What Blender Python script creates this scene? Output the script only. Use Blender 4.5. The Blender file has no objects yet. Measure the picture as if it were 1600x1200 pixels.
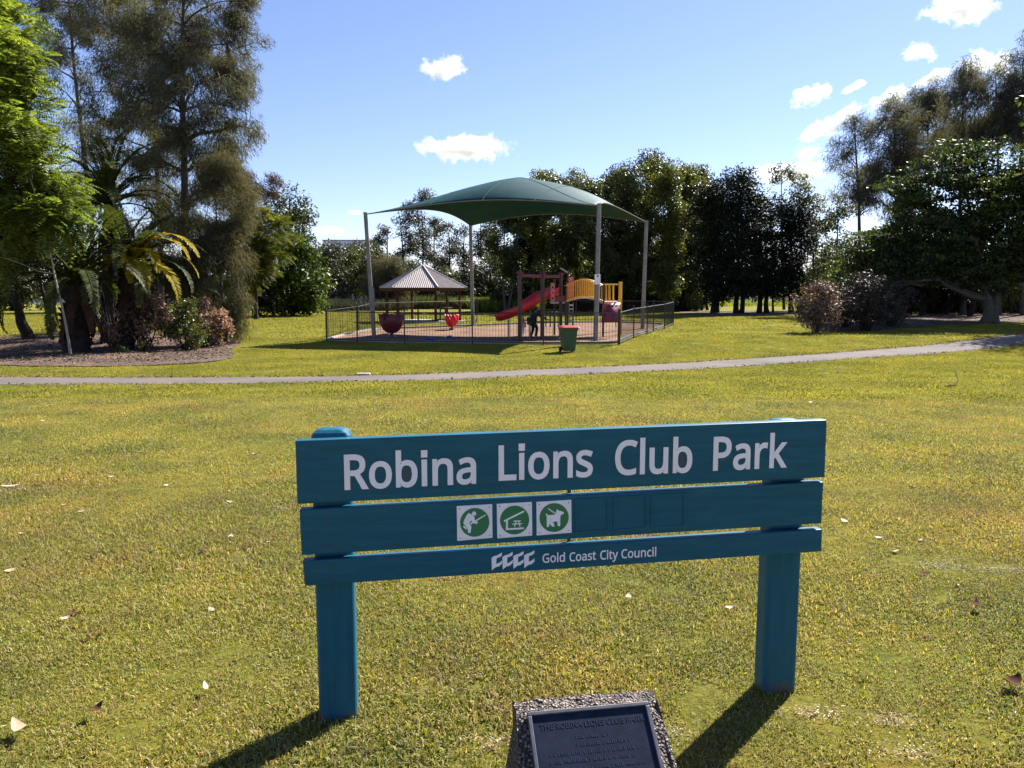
import bpy, math, random
import numpy as np
from mathutils import Vector, Matrix

random.seed(7)
rng = np.random.default_rng(11)
SC = bpy.context.scene
COL = SC.collection
R = math.radians

# ---------------------------------------------------------------- camera
F_PX, EYE, PITCH = 1215.0, 1.6, math.atan(142.0 / 1215.0)
CP, SP = math.cos(PITCH), math.sin(PITCH)
cam_data = bpy.data.cameras.new("camera")
cam_data.sensor_width = 36.0
cam_data.lens = F_PX / 1600.0 * 36.0
cam_data.clip_start, cam_data.clip_end = 0.05, 9000.0
cam = bpy.data.objects.new("camera", cam_data)
COL.objects.link(cam)
cam.location = (0, 0, EYE)
cam.rotation_euler = (math.pi / 2 - PITCH, 0, 0)
SC.camera = cam

# ---------------------------------------------------------------- sky, sun, exposure
SUN_AZ, SUN_EL = R(39.5), R(42.0)          # azimuth measured from +Y towards +X
SKY_STRENGTH = 0.050
world = bpy.data.worlds.new("World")
SC.world = world
world.use_nodes = True
wn = world.node_tree
bg = wn.nodes["Background"]
sky = wn.nodes.new("ShaderNodeTexSky")
sky.sky_type = 'NISHITA'
sky.sun_disc = False
sky.sun_elevation = SUN_EL
sky.sun_rotation = SUN_AZ
sky.air_density = 1.0
sky.dust_density = 0.15
sky.ozone_density = 4.0
wb = wn.nodes.new("ShaderNodeMix"); wb.data_type = 'RGBA'; wb.blend_type = 'MULTIPLY'; wb.inputs[0].default_value = 1.0
wb.inputs[7].default_value = (1.05, 0.95, 1.11, 1)      # the camera's cool white balance for skylight
wn.links.new(sky.outputs[0], wb.inputs[6]); wn.links.new(wb.outputs[2], bg.inputs[0])
bg.inputs[1].default_value = SKY_STRENGTH
sd = bpy.data.lights.new("sun", 'SUN')
sd.energy = 4.8
sd.angle = R(0.55)
sd.color = (1.0, 0.945, 0.86)
sun = bpy.data.objects.new("sun", sd)
COL.objects.link(sun)
sdir = Vector((math.sin(SUN_AZ) * math.cos(SUN_EL), math.cos(SUN_AZ) * math.cos(SUN_EL), math.sin(SUN_EL)))
sun.rotation_euler = sdir.to_track_quat('Z', 'Y').to_euler()
sun.location = (30, 40, 50)
SC.view_settings.view_transform = 'Standard'
SC.view_settings.look = 'None'
SC.view_settings.exposure = 1.72
SC.view_settings.gamma = 1.0
SC.cycles.max_bounces = 12
SC.cycles.diffuse_bounces = 3
SC.cycles.glossy_bounces = 2
SC.cycles.transmission_bounces = 4
SC.cycles.volume_bounces = 12
SC.cycles.use_denoising = True

# ---------------------------------------------------------------- terrain
_gd = np.array([-60, 0, 4, 10, 18, 28, 31, 36, 43, 60, 100, 118, 132, 430, 445, 520, 4000.])
_gz = np.array([0, 0, 0, -.14, -.42, -.52, -.36, -.25, -.1, 0, 0, -.05, -2.2, -2.2, .2, 1.2, 3.])


def ground_z(x, y):
    x = np.asarray(x, float); y = np.asarray(y, float)
    d = np.maximum(y, 0)
    z = np.interp(d, _gd, _gz)
    # smooth the profile a little
    z = (z + np.interp(d - 1.5, _gd, _gz) + np.interp(d + 1.5, _gd, _gz)) / 3
    left = np.clip((-x - 3) / 6, 0, 1) * np.exp(-((y - 29) / 4.5) ** 2) * -.12
    fade = np.clip((70 - y) / 30, 0, 1) * np.clip((y - 4) / 8, 0, 1)
    w = (np.sin(x * .31 + y * .17) * .03 + np.sin(x * .11 - y * .43 + 1.3) * .025) * fade
    return z + left + w


def g(x, y):
    return float(ground_z(x, y))


def ray(px, py):
    X, Y = (px - 800) / F_PX, (600 - py) / F_PX
    return np.array([X, CP + Y * SP, -SP + Y * CP])


def gp(px, py):
    """the ground point seen at a photo pixel"""
    d = ray(px, py)
    t, st = 1.0, 0.05
    while t < 900:
        p = d * t
        if EYE + p[2] < g(p[0], p[1]):
            break
        t += st; st = max(.05, t * .01)
    lo, hi = t - st, t
    for _ in range(24):
        m = (lo + hi) / 2; p = d * m
        if EYE + p[2] < g(p[0], p[1]): hi = m
        else: lo = m
    p = d * hi
    return Vector((p[0], p[1], g(p[0], p[1])))


def zat(py, D):
    return EYE + D * math.tan(-PITCH + math.atan((600 - py) / F_PX))


def xat(px, D, z=1.0):
    return (px - 800) / F_PX * (D * CP + (EYE - z) * SP)


def at(px, py, D):
    z = zat(py, D)
    return Vector((xat(px, D, z), D, z))


def on(px, D):
    x = xat(px, D, 0.0)
    return Vector((x, D, g(x, D)))


# ---------------------------------------------------------------- mesh helpers
class MB:
    def __init__(s): s.v = []; s.f = []; s.mi = []; s.cur = 0

    def add(s, vs, fs):
        o = len(s.v); s.v += [tuple(v) for v in vs]
        for f in fs:
            s.f.append(tuple(i + o for i in f)); s.mi.append(s.cur)

    def box(s, c, size, rot=None, taper=1.0):
        hx, hy, hz = size[0] / 2, size[1] / 2, size[2] / 2
        vs = [Vector((sx * hx * (taper if sz > 0 else 1), sy * hy * (taper if sz > 0 else 1), sz * hz))
              for sz in (-1, 1) for sy in (-1, 1) for sx in (-1, 1)]
        if rot is not None: vs = [rot @ v for v in vs]
        c = Vector(c)
        s.add([v + c for v in vs], [(0, 2, 3, 1), (4, 5, 7, 6), (0, 1, 5, 4), (2, 6, 7, 3), (0, 4, 6, 2), (1, 3, 7, 5)])

    def tube(s, pts, rad, n=8, caps=True):
        pts = [Vector(p) for p in pts]
        if not hasattr(rad, '__len__'): rad = [rad] * len(pts)
        rings = []; up = None
        for i, p in enumerate(pts):
            a = pts[max(0, i - 1)]; b = pts[min(len(pts) - 1, i + 1)]
            d = (b - a)
            d = d.normalized() if d.length > 1e-9 else Vector((0, 0, 1))
            if up is None:
                up = d.orthogonal().normalized()
            else:
                up = (up - d * up.dot(d))
                up = up.normalized() if up.length > 1e-6 else d.orthogonal().normalized()
            w = d.cross(up)
            rings.append([p + (up * math.cos(2 * math.pi * k / n) + w * math.sin(2 * math.pi * k / n)) * rad[i] for k in range(n)])
        vs = [v for r in rings for v in r]; fs = []
        for i in range(len(pts) - 1):
            for k in range(n):
                k2 = (k + 1) % n
                fs.append((i * n + k, i * n + k2, (i + 1) * n + k2, (i + 1) * n + k))
        if caps:
            fs.append(tuple(range(n - 1, -1, -1))); fs.append(tuple((len(pts) - 1) * n + k for k in range(n)))
        s.add(vs, fs)

    def lathe(s, c, prof, n=16, rot=None):
        c = Vector(c); vs = []; fs = []
        for r, z in prof:
            for k in range(n):
                v = Vector((r * math.cos(2 * math.pi * k / n), r * math.sin(2 * math.pi * k / n), z))
                vs.append((rot @ v if rot is not None else v) + c)
        for i in range(len(prof) - 1):
            for k in range(n):
                k2 = (k + 1) % n
                fs.append((i * n + k, i * n + k2, (i + 1) * n + k2, (i + 1) * n + k))
        fs.append(tuple(range(n - 1, -1, -1))); fs.append(tuple((len(prof) - 1) * n + k for k in range(n)))
        s.add(vs, fs)

    def prism(s, poly, M, t):
        """2-D outline in the local xz plane of M, extruded t along local -y"""
        n = len(poly)
        vs = [M @ Vector((x, 0, z)) for x, z in poly] + [M @ Vector((x, -t, z)) for x, z in poly]
        fs = [tuple(range(n - 1, -1, -1)), tuple(range(n, 2 * n))]
        fs += [(i, (i + 1) % n, n + (i + 1) % n, n + i) for i in range(n)]
        s.add(vs, fs)

    def build(s, name, mats, parent=None, smooth=False, bevel=0.0):
        me = bpy.data.meshes.new(name)
        org = parent_origin(parent)
        me.from_pydata([(v[0] - org[0], v[1] - org[1], v[2] - org[2]) for v in s.v], [], s.f)
        if not isinstance(mats, (list, tuple)): mats = [mats]
        for m in mats: me.materials.append(m)
        if len(mats) > 1: me.polygons.foreach_set('material_index', s.mi)
        if smooth: me.polygons.foreach_set('use_smooth', [True] * len(me.polygons))
        me.update()
        o = bpy.data.objects.new(name, me); COL.objects.link(o)
        if parent is not None: o.parent = parent
        if bevel:
            b = o.modifiers.new('bevel', 'BEVEL'); b.width = bevel; b.segments = 2; b.limit_method = 'ANGLE'; b.angle_limit = R(40)
        return o


def parent_origin(p):
    v = Vector((0, 0, 0))
    while p is not None:
        v += Vector(p.location); p = p.parent
    return v


def tag(o, label=None, cat=None, group=None, kind=None):
    if label: o['label'] = label
    if cat: o['category'] = cat
    if group: o['group'] = group
    if kind: o['kind'] = kind
    return o


def thing(name, loc, label, cat, group=None):
    o = bpy.data.objects.new(name, None); COL.objects.link(o)
    o.empty_display_size = .2
    o.location = loc
    return tag(o, label, cat, group)


def copy_tree(o, parent=None):
    c = o.copy(); COL.objects.link(c); c.parent = parent
    for ch in list(o.children): copy_tree(ch, c)
    return c


def np_mesh(name, V, Fc, mat, mi=None):
    V = np.ascontiguousarray(V, dtype=np.float32); Fc = np.ascontiguousarray(Fc, dtype=np.int32)
    me = bpy.data.meshes.new(name); k = Fc.shape[1]
    me.vertices.add(len(V)); me.vertices.foreach_set('co', V.ravel())
    me.loops.add(Fc.size); me.loops.foreach_set('vertex_index', Fc.ravel())
    me.polygons.add(len(Fc)); me.polygons.foreach_set('loop_start', np.arange(0, Fc.size, k, dtype=np.int32))
    for m in (mat if isinstance(mat, (list, tuple)) else [mat]): me.materials.append(m)
    if mi is not None: me.polygons.foreach_set('material_index', np.asarray(mi, dtype=np.int32))
    me.update(calc_edges=True)
    return me


def link(name, me, parent=None):
    o = bpy.data.objects.new(name, me); COL.objects.link(o)
    if parent is not None: o.parent = parent
    return o


# ---------------------------------------------------------------- materials
def new_mat(name):
    m = bpy.data.materials.new(name); m.use_nodes = True
    return m, m.node_tree, m.node_tree.nodes['Principled BSDF']


def nd(nt, typ, **kw):
    n = nt.nodes.new(typ)
    for k, v in kw.items(): setattr(n, k, v)
    return n


def noise(nt, scale, detail=4, rough=.55, coord='Position', stretch=None):
    src = nd(nt, 'ShaderNodeNewGeometry').outputs['Position'] if coord == 'Position' else nd(nt, 'ShaderNodeTexCoord').outputs['Object']
    if stretch:
        mp = nd(nt, 'ShaderNodeMapping'); mp.inputs['Scale'].default_value = stretch
        nt.links.new(src, mp.inputs[0]); src = mp.outputs[0]
    n = nd(nt, 'ShaderNodeTexNoise'); n.inputs['Scale'].default_value = scale
    n.inputs['Detail'].default_value = detail; n.inputs['Roughness'].default_value = rough
    nt.links.new(src, n.inputs['Vector'])
    return n.outputs['Fac']


def ramp(nt, fac, stops):
    r = nd(nt, 'ShaderNodeValToRGB')
    el = r.color_ramp.elements
    while len(el) > 1: el.remove(el[-1])
    el[0].position = stops[0][0]; el[0].color = (*stops[0][1], 1)
    for p, c in stops[1:]:
        e = el.new(p); e.color = (*c, 1)
    nt.links.new(fac, r.inputs[0])
    return r.outputs[0]


def mix(nt, a, b, fac, mode='MIX'):
    m = nd(nt, 'ShaderNodeMix', data_type='RGBA', blend_type=mode)
    for sock, v in ((m.inputs[6], a), (m.inputs[7], b), (m.inputs[0], fac)):
        if isinstance(v, bpy.types.NodeSocket): nt.links.new(v, sock)
        elif isinstance(v, (int, float)): sock.default_value = v
        else: sock.default_value = (*v, 1)
    return m.outputs[2]


def bump(nt, b, height, strength=.4, dist=.01):
    n = nd(nt, 'ShaderNodeBump'); n.inputs['Strength'].default_value = strength; n.inputs['Distance'].default_value = dist
    nt.links.new(height, n.inputs['Height']); nt.links.new(n.outputs[0], b.inputs['Normal'])


def plain(name, col, rough=.5, metal=0.0, var=.12, scale=6.0, bmp=0.0, spec=.5, coord='Position'):
    m, nt, b = new_mat(name)
    n = noise(nt, scale, coord=coord)
    c = ramp(nt, n, [(.3, tuple(x * (1 - var) for x in col)), (.7, tuple(min(1, x * (1 + var)) for x in col))])
    nt.links.new(c, b.inputs['Base Color'])
    b.inputs['Roughness'].default_value = rough; b.inputs['Metallic'].default_value = metal
    b.inputs['Specular IOR Level'].default_value = spec
    if bmp: bump(nt, b, noise(nt, scale * 8, 5), bmp, .004)
    return m


def leaf_mat(name, cols, trans=.45, rough=.45, tcol=1.5, spec=.35, big=None, worn=False):
    """cols: list of base colours picked per leaf; light passes through"""
    m, nt, b = new_mat(name)
    gi = nd(nt, 'ShaderNodeNewGeometry')
    c = ramp(nt, gi.outputs['Random Per Island'], [(i / max(1, len(cols) - 1), q) for i, q in enumerate(cols)])
    bn = noise(nt, .35 if big is None else big, 3)
    c = mix(nt, c, ramp(nt, bn, [(.35, (.72, .78, .8)), (.65, (1.22, 1.15, 1.0))]), 1.0, 'MULTIPLY')
    if worn:     # drier, browner stretches of lawn with ragged outlines
        wn_ = ramp(nt, noise(nt, .55, 6, .68, 'Position', (.7, 1, 1)), [(.50, (0, 0, 0)), (.66, (.8, .8, .8))])
        c = mix(nt, c, mix(nt, c, (1.22, .94, 1.15), 1.0, 'MULTIPLY'), wn_)
        wn2 = ramp(nt, noise(nt, 2.2, 5, .7), [(.54, (0, 0, 0)), (.68, (.55, .55, .55))])
        c = mix(nt, c, (.20, .155, .085), wn2)
    nt.links.new(c, b.inputs['Base Color'])
    b.inputs['Roughness'].default_value = rough; b.inputs['Specular IOR Level'].default_value = spec
    t = nd(nt, 'ShaderNodeBsdfTranslucent')
    tc = mix(nt, c, (tcol, tcol * .95, tcol * .45), 1.0, 'MULTIPLY')
    nt.links.new(tc, t.inputs[0])
    mx = nd(nt, 'ShaderNodeMixShader'); mx.inputs[0].default_value = trans
    nt.links.new(b.outputs[0], mx.inputs[1]); nt.links.new(t.outputs[0], mx.inputs[2])
    nt.links.new(mx.outputs[0], nt.nodes['Material Output'].inputs['Surface'])
    return m


def bark_mat(name, c1, c2, scale=5):
    m, nt, b = new_mat(name)
    n = noise(nt, scale, 6, .65, 'Object', (4, 4, .8))
    nt.links.new(ramp(nt, n, [(.3, c1), (.7, c2)]), b.inputs['Base Color'])
    b.inputs['Roughness'].default_value = .9; b.inputs['Specular IOR Level'].default_value = .15
    bump(nt, b, n, .8, .04)
    return m


M = {}
def teal_paint(name, stretch):
    m, nt, b = new_mat(name)      # weathered paint on timber: faded streaks along the grain, dirt splashed on the feet
    grain = noise(nt, 9, 6, .7, 'Position', stretch)
    cc = ramp(nt, grain, [(.28, (.005, .072, .118)), (.52, (.007, .094, .150)), (.78, (.011, .116, .176))])
    geo = nd(nt, 'ShaderNodeNewGeometry'); sx_ = nd(nt, 'ShaderNodeSeparateXYZ'); nt.links.new(geo.outputs['Position'], sx_.inputs[0])
    mm = nd(nt, 'ShaderNodeMath', operation='MULTIPLY_ADD'); mm.inputs[1].default_value = -5.0; mm.inputs[2].default_value = .45
    nt.links.new(sx_.outputs['Z'], mm.inputs[0])
    m2 = nd(nt, 'ShaderNodeMath', operation='ADD'); nt.links.new(mm.outputs[0], m2.inputs[0]); nt.links.new(noise(nt, 22, 5, .7), m2.inputs[1])
    dirt = ramp(nt, m2.outputs[0], [(.72, (0, 0, 0)), (1.0, (1, 1, 1))])
    cc = mix(nt, cc, (.09, .075, .05), dirt)
    spk = ramp(nt, noise(nt, 60, 3, .6), [(.70, (0, 0, 0)), (.76, (.15, .15, .15))])
    cc = mix(nt, cc, (.10, .17, .19), spk)
    nt.links.new(cc, b.inputs['Base Color']); b.inputs['Roughness'].default_value = .45; b.inputs['Specular IOR Level'].default_value = .25
    bump(nt, b, grain, .25, .003)
    return m


M['teal'] = teal_paint('teal_paint', (.5, 1, 6))
M['teal_post'] = teal_paint('teal_post_paint', (6, 6, .5))

M['letter'] = plain('white_vinyl', (.86, .82, .92), .45, var=.05)
M['letter_edge'] = plain('dark_edge', (.03, .06, .09), .5)
M['plate'] = plain('plate_white', (.84, .80, .88), .4, var=.08, scale=30)
M['sign_green'] = plain('sign_green', (.018, .17, .075), .4, var=.06)
M['screw'] = plain('screw', (.05, .06, .07), .4, .6)
M['bronze'] = plain('bronze', (.014, .021, .042), .8, .0, var=.25, scale=25, bmp=.1, spec=.12)
M['bronze_rim'] = plain('bronze_rim', (.10, .10, .115), .5, .3, var=.3, scale=30)
M['galv'] = plain('galvanised', (.22, .20, .19), .5, .35, var=.2, scale=2)
M['black'] = plain('black_powdercoat', (.012, .014, .016), .4)
M['red'] = plain('red_plastic', (.62, .018, .02), .4, var=.08)
M['maroon'] = plain('maroon_panel', (.17, .012, .026), .42, var=.08)
M['pinkred'] = plain('faded_red', (.75, .16, .15), .45, var=.15, scale=12)
M['orange'] = plain('orange_plastic', (.8, .22, .04), .4)
M['yellow'] = plain('yellow_paint', (.68, .36, .03), .4, var=.1)
M['brownpost'] = plain('brown_post', (.05, .018, .018), .4)
M['cream'] = plain('cream_plastic', (.6, .52, .45), .5)
M['darkmetal'] = plain('dark_metal', (.05, .055, .065), .4, .3)
M['binlid'] = plain('bin_lid', (.55, .02, .03), .35, var=.06)
M['bingreen'] = plain('bin_green', (.022, .07, .035), .45, var=.12, scale=9, coord='Object')
M['rubber'] = plain('rubber', (.02, .02, .02), .8)
M['wood'] = bark_mat('post_wood', (.05, .022, .014), (.11, .05, .03), 3)
M['slab'] = plain('concrete_slab', (.33, .30, .27), .85, var=.15, scale=2, bmp=.2)
M['blue'] = plain('blue_cloth', (.03, .12, .35), .8)
M['paleblue'] = plain('pale_blue_cloth', (.16, .26, .40), .8)
M['whitewall'] = plain('white_wall', (.8, .8, .8), .6)
M['skin'] = plain('skin', (.42, .24, .17), .55)
M['navy'] = plain('navy_cloth', (.012, .018, .03), .9)
M['darkcloth'] = plain('dark_cloth', (.015, .016, .02), .9)
M['greyhair'] = plain('grey_hair', (.2, .19, .19), .8)
M['brownhair'] = plain('light_hair', (.25, .16, .10), .8)
M['pink'] = plain('pink_cloth', (.55, .28, .38), .85)
M['lilac'] = plain('lilac_cloth', (.55, .50, .62), .85)

bark_dark = bark_mat('bark_dark', (.012, .010, .009), (.05, .04, .032))
bark_grey = bark_mat('bark_grey', (.05, .042, .036), (.15, .13, .11))
bark_pale = bark_mat('bark_pale', (.20, .17, .13), (.42, .37, .30))

L_feather = leaf_mat('leaf_feather', [(.055, .09, .018), (.12, .17, .032), (.22, .26, .06)], .5, .5, 1.7)
L_layer = leaf_mat('leaf_layered', [(.05, .068, .014), (.085, .10, .02), (.13, .14, .032)], .45, .5, 1.4)
L_gloss = leaf_mat('leaf_glossy', [(.022, .04, .006), (.045, .08, .009), (.10, .14, .016)], .32, .5, 1.3, .25)
L_casu = leaf_mat('leaf_casuarina', [(.066, .070, .054), (.112, .115, .090), (.185, .178, .140)], .38, .75, 1.1, .1)
L_brown = leaf_mat('leaf_casuarina_brown', [(.09, .05, .03), (.13, .07, .04), (.10, .075, .045)], .25, .8, 1.1, .1)
L_olive = leaf_mat('leaf_olive', [(.028, .042, .012), (.05, .068, .016), (.085, .10, .028)], .32, .45, 1.3)
L_yel = leaf_mat('leaf_yellowgreen', [(.06, .08, .012), (.10, .12, .018), (.14, .15, .03)], .38, .45, 1.3)
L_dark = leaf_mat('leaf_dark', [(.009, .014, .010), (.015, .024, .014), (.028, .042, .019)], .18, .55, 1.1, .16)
L_gum = leaf_mat('leaf_gum', [(.03, .036, .022), (.05, .056, .034), (.08, .08, .05)], .28, .45, 1.1)
L_tipu = leaf_mat('leaf_canopy', [(.015, .028, .016), (.026, .046, .020), (.045, .072, .024), (.11, .15, .03)], .32, .55, 1.6, .2)
L_pinkl = leaf_mat('leaf_pink', [(.16, .06, .06), (.42, .22, .21), (.12, .09, .05), (.58, .38, .35)], .35, .5, 1.1)
L_pinkg = leaf_mat('leaf_dusty', [(.07, .045, .047), (.20, .13, .125), (.07, .06, .04)], .25, .6, 1.1)
L_twig = leaf_mat('leaf_twiggy', [(.03, .024, .026), (.05, .04, .042), (.03, .034, .024)], .2, .6, 1.0)
L_palm = leaf_mat('leaf_palm', [(.03, .045, .014), (.05, .068, .018), (.08, .09, .028)], .36, .6, 1.4, .15)
L_palmy = leaf_mat('leaf_palm_yellow', [(.28, .21, .014), (.38, .28, .018), (.20, .19, .02)], .4, .7, 1.2, .1)
L_dead = leaf_mat('leaf_dead_frond', [(.05, .028, .02), (.09, .05, .035)], .2, .8, 1.0, .1)
L_reed = leaf_mat('leaf_reed', [(.10, .14, .02), (.16, .20, .03), (.22, .24, .05)], .45, .5, 1.4)
L_grass = None

# ---------------------------------------------------------------- the setting: lawn sheet, path, beds, water, hills
def lawn_material():
    m, nt, b = new_mat('lawn')
    big = noise(nt, .45, 4, .6)
    fine = noise(nt, 38, 6, .75)
    mid = noise(nt, 5, 5, .65)
    c1 = ramp(nt, fine, [(.28, (.07, .062, .014)), (.44, (.135, .128, .022)), (.60, (.20, .185, .035)), (.80, (.32, .28, .11))])
    c2 = ramp(nt, mid, [(.32, (.72, .82, .8)), (.55, (1.0, 1.0, 1.0)), (.74, (1.22, 1.05, 1.0))])
    c3 = ramp(nt, big, [(.30, (.78, .98, .8)), (.5, (1, 1, 1)), (.70, (1.16, .98, .85))])
    c = mix(nt, mix(nt, c1, c2, 1.0, 'MULTIPLY'), c3, 1.0, 'MULTIPLY')
    nt.links.new(c, b.inputs['Base Color'])
    b.inputs['Roughness'].default_value = 1.0; b.inputs['Specular IOR Level'].default_value = 0.05
    bump(nt, b, fine, .9, .03)
    return m


M['lawn'] = lawn_material()


def bed_material(name, cols, scale, bd=.02, warm=None):
    m, nt, b = new_mat(name)
    v = nd(nt, 'ShaderNodeTexVoronoi'); v.inputs['Scale'].default_value = scale
    nt.links.new(nd(nt, 'ShaderNodeNewGeometry').outputs['Position'], v.inputs['Vector'])
    sep = nd(nt, 'ShaderNodeSeparateColor'); nt.links.new(v.outputs['Color'], sep.inputs[0])
    n = len(cols)
    c = ramp(nt, sep.outputs[0], [(i / (n - 1), q) for i, q in enumerate(cols)])
    c = mix(nt, c, ramp(nt, noise(nt, .8, 4), [(.35, (.75, .75, .78)), (.65, (1.2, 1.15, 1.1))]), 1.0, 'MULTIPLY')
    nt.links.new(c, b.inputs['Base Color']); b.inputs['Roughness'].default_value = .95
    b.inputs['Specular IOR Level'].default_value = .1
    bump(nt, b, v.outputs['Distance'], 1.0, bd)
    return m


M['mulch'] = bed_material('mulch', [(.035, .025, .02), (.095, .068, .052), (.17, .125, .10), (.07, .05, .04)], 22)
M['softfall'] = bed_material('bark_softfall', [(.13, .078, .048), (.22, .132, .082), (.18, .12, .085), (.10, .062, .042)], 16)
M['path'] = None
m, nt, b = new_mat('asphalt_path')
fn = noise(nt, 60, 5, .8); bn = noise(nt, .7, 4, .6)
c = mix(nt, ramp(nt, fn, [(.3, (.075, .065, .06)), (.7, (.165, .145, .138))]), ramp(nt, bn, [(.35, (.8, .8, .8)), (.68, (1.15, 1.1, 1.05))]), 1.0, 'MULTIPLY')
nt.links.new(c, b.inputs['Base Color']); b.inputs['Roughness'].default_value = .95; bump(nt, b, fn, .5, .01)
b.inputs['Specular IOR Level'].default_value = .2
M['path'] = m
m, nt, b = new_mat('lake_water')
b.inputs['Base Color'].default_value = (.03, .045, .045, 1); b.inputs['Roughness'].default_value = .08
bump(nt, b, noise(nt, 1.2, 4, .6, 'Position', (1, .35, 1)), .35, .08)
M['water'] = m

ys = np.concatenate([np.arange(-30, 2, 2.), np.arange(2, 14, .25), np.arange(14, 60, .6), np.arange(60, 150, 2.5), np.arange(150, 460, 12), np.geomspace(465, 4000, 24)])
xs = np.concatenate([-np.geomspace(3500, 61, 26), np.arange(-60, -14, 2), np.arange(-14, 14, .35), np.arange(14, 60, 2), np.geomspace(61, 3500, 26)])
XX, YY = np.meshgrid(xs, ys)
ZZ = ground_z(XX, YY)
ny, nx = XX.shape
V = np.stack([XX, YY, ZZ], -1).reshape(-1, 3)
i = (np.arange(ny - 1)[:, None] * nx + np.arange(nx - 1)[None]).ravel()
me = np_mesh('lawn', V, np.stack([i, i + 1, i + nx + 1, i + nx], 1), M['lawn'])
me.polygons.foreach_set('use_smooth', [True] * len(me.polygons))
tag(link('ground', me), kind='structure')

mb = MB(); mb.add([(-1500, 118, -1.0), (1500, 118, -1.0), (1500, 445, -1.0), (-1500, 445, -1.0)], [(0, 1, 2, 3)])
tag(mb.build('lake_water', M['water']), kind='structure')

# the path: its two edges read along the photograph, laid on the ground
up_ = [(-160, 588), (0, 589), (150, 590), (300, 589.5), (400, 589), (500, 588), (600, 586), (700, 583), (800, 579), (900, 575), (1040, 569), (1150, 563), (1260, 556), (1350, 550), (1430, 544), (1500, 538), (1560, 530), (1640, 519), (1760, 508), (1900, 500)]
lo_ = [(-160, 602), (0, 602), (150, 603), (300, 602), (400, 601.5), (500, 600), (600, 598), (700, 595), (800, 590.5), (900, 586), (1040, 579.5), (1150, 573), (1260, 565), (1350, 558.5), (1430, 552), (1500, 546), (1560, 538), (1640, 527), (1760, 515), (1900, 505)]
U = [gp(*p) for p in up_]; Lw = [gp(*p) for p in lo_]
cen = [(a + b_) / 2 for a, b_ in zip(U, Lw)]


def resample(P, n):
    P = np.array([tuple(p) for p in P]); s = np.r_[0, np.cumsum(np.linalg.norm(np.diff(P, axis=0), axis=1))]
    t = np.linspace(0, s[-1], n)
    Q = np.stack([np.interp(t, s, P[:, k]) for k in range(3)], 1)
    for _ in range(6): Q[1:-1] = (Q[:-2] + 2 * Q[1:-1] + Q[2:]) / 4
    return Q


NP = 160
C_ = resample(cen, NP)
T_ = np.gradient(C_[:, :2], axis=0); T_ /= np.linalg.norm(T_, axis=1)[:, None]
Nn = np.stack([-T_[:, 1], T_[:, 0]], 1)
PATH_C = C_[:, :2].copy(); PATH_HALF = .92
cols = []
for k, off in enumerate((-1, -.5, 0, .5, 1)):
    wob = 0 if abs(off) < 1 else rng.normal(0, .035, NP)
    P = C_[:, :2] + Nn * ((PATH_HALF + wob) * off)[:, None] if abs(off) == 1 else C_[:, :2] + Nn * (PATH_HALF * off)
    cols.append(np.c_[P, ground_z(P[:, 0], P[:, 1]) + (.012 if abs(off) == 1 else .03)])
V = np.stack(cols, 1).reshape(-1, 3)
i = (np.arange(NP - 1)[:, None] * 5 + np.arange(4)[None]).ravel()
tag(link('path', np_mesh('path', V, np.stack([i, i + 5, i + 6, i + 1], 1), M['path'])), kind='structure')


def patch(name, outline, mat, lift=.02, crown=0.0, n=26, jit=.0):
    """a low bed: radial rings inside a closed outline of world xy points"""
    O = resample(list(outline) + [outline[0]], 90)[:-1, :2]
    if jit: O = O + rng.normal(0, jit, O.shape)
    c = O.mean(0); m_ = len(O)
    V = []; rings = np.linspace(0, 1, n)
    for r_ in rings:
        P = c + (O - c) * max(r_, .001)
        V.append(np.c_[P, ground_z(P[:, 0], P[:, 1]) + lift + crown * (1 - r_ ** 4)])
    V = np.concatenate(V); i = (np.arange(n - 1)[:, None] * m_ + np.arange(m_)[None])
    j = (np.arange(n - 1)[:, None] * m_ + (np.arange(m_)[None] + 1) % m_)
    me = np_mesh(name, V, np.stack([i.ravel(), j.ravel(), j.ravel() + m_, i.ravel() + m_], 1), mat)
    me.polygons.foreach_set('use_smooth', [True] * len(me.polygons))
    return tag(link(name, me), kind='structure')


bed_l = [gp(*p) for p in ((-200, 560), (0, 572), (120, 574), (220, 573), (300, 570), (350, 565), (368, 558), (362, 551), (352, 546), (375, 541), (384, 534), (350, 528), (250, 520), (130, 522), (0, 528), (-200, 530))]
patch('mulch_bed', bed_l, M['mulch'], .025, .10, jit=.03)
bed_r = [gp(*p) for p in ((1258, 512), (1290, 519), (1350, 519), (1420, 513), (1500, 507), (1600, 503), (1700, 500), (1700, 491), (1560, 490), (1400, 492), (1280, 500))]
patch('mulch_bed', bed_r, M['mulch'], .03, .06, jit=.03)
bed_m = [gp(*p) for p in ((1060, 491), (1120, 494), (1200, 493), (1260, 492), (1262, 486), (1150, 486), (1060, 487))]
patch('mulch_bed', bed_m, M['mulch'], .03, .02, jit=.05)

# fence line, read along the photograph (bottoms of the posts)
FH = 1.27
fence_px = [(510, 522.5), (558, 527.5), (632, 529), (738, 533), (849, 536), (966, 538), (990, 527), (1011, 520), (1021, 516.5), (1038, 513), (1052, 506)]
fence_D = [32.6, 31.9, 31.3, 30.7, 30.2, 30.0, 32.6, 35.0, 36.6, 39.0, 42.5]
fpts = [on(p[0], d) for p, d in zip(fence_px, fence_D)]
soft = [p + Vector((0, .25, 0)) for p in fpts[:6]] + [p + Vector((-.3, 0, 0)) for p in fpts[6:]] + [on(960, 44), on(860, 43), on(760, 41), on(680, 40), on(600, 39), on(545, 36)]
patch('playground_softfall', soft, M['softfall'], .03, .0)
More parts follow.
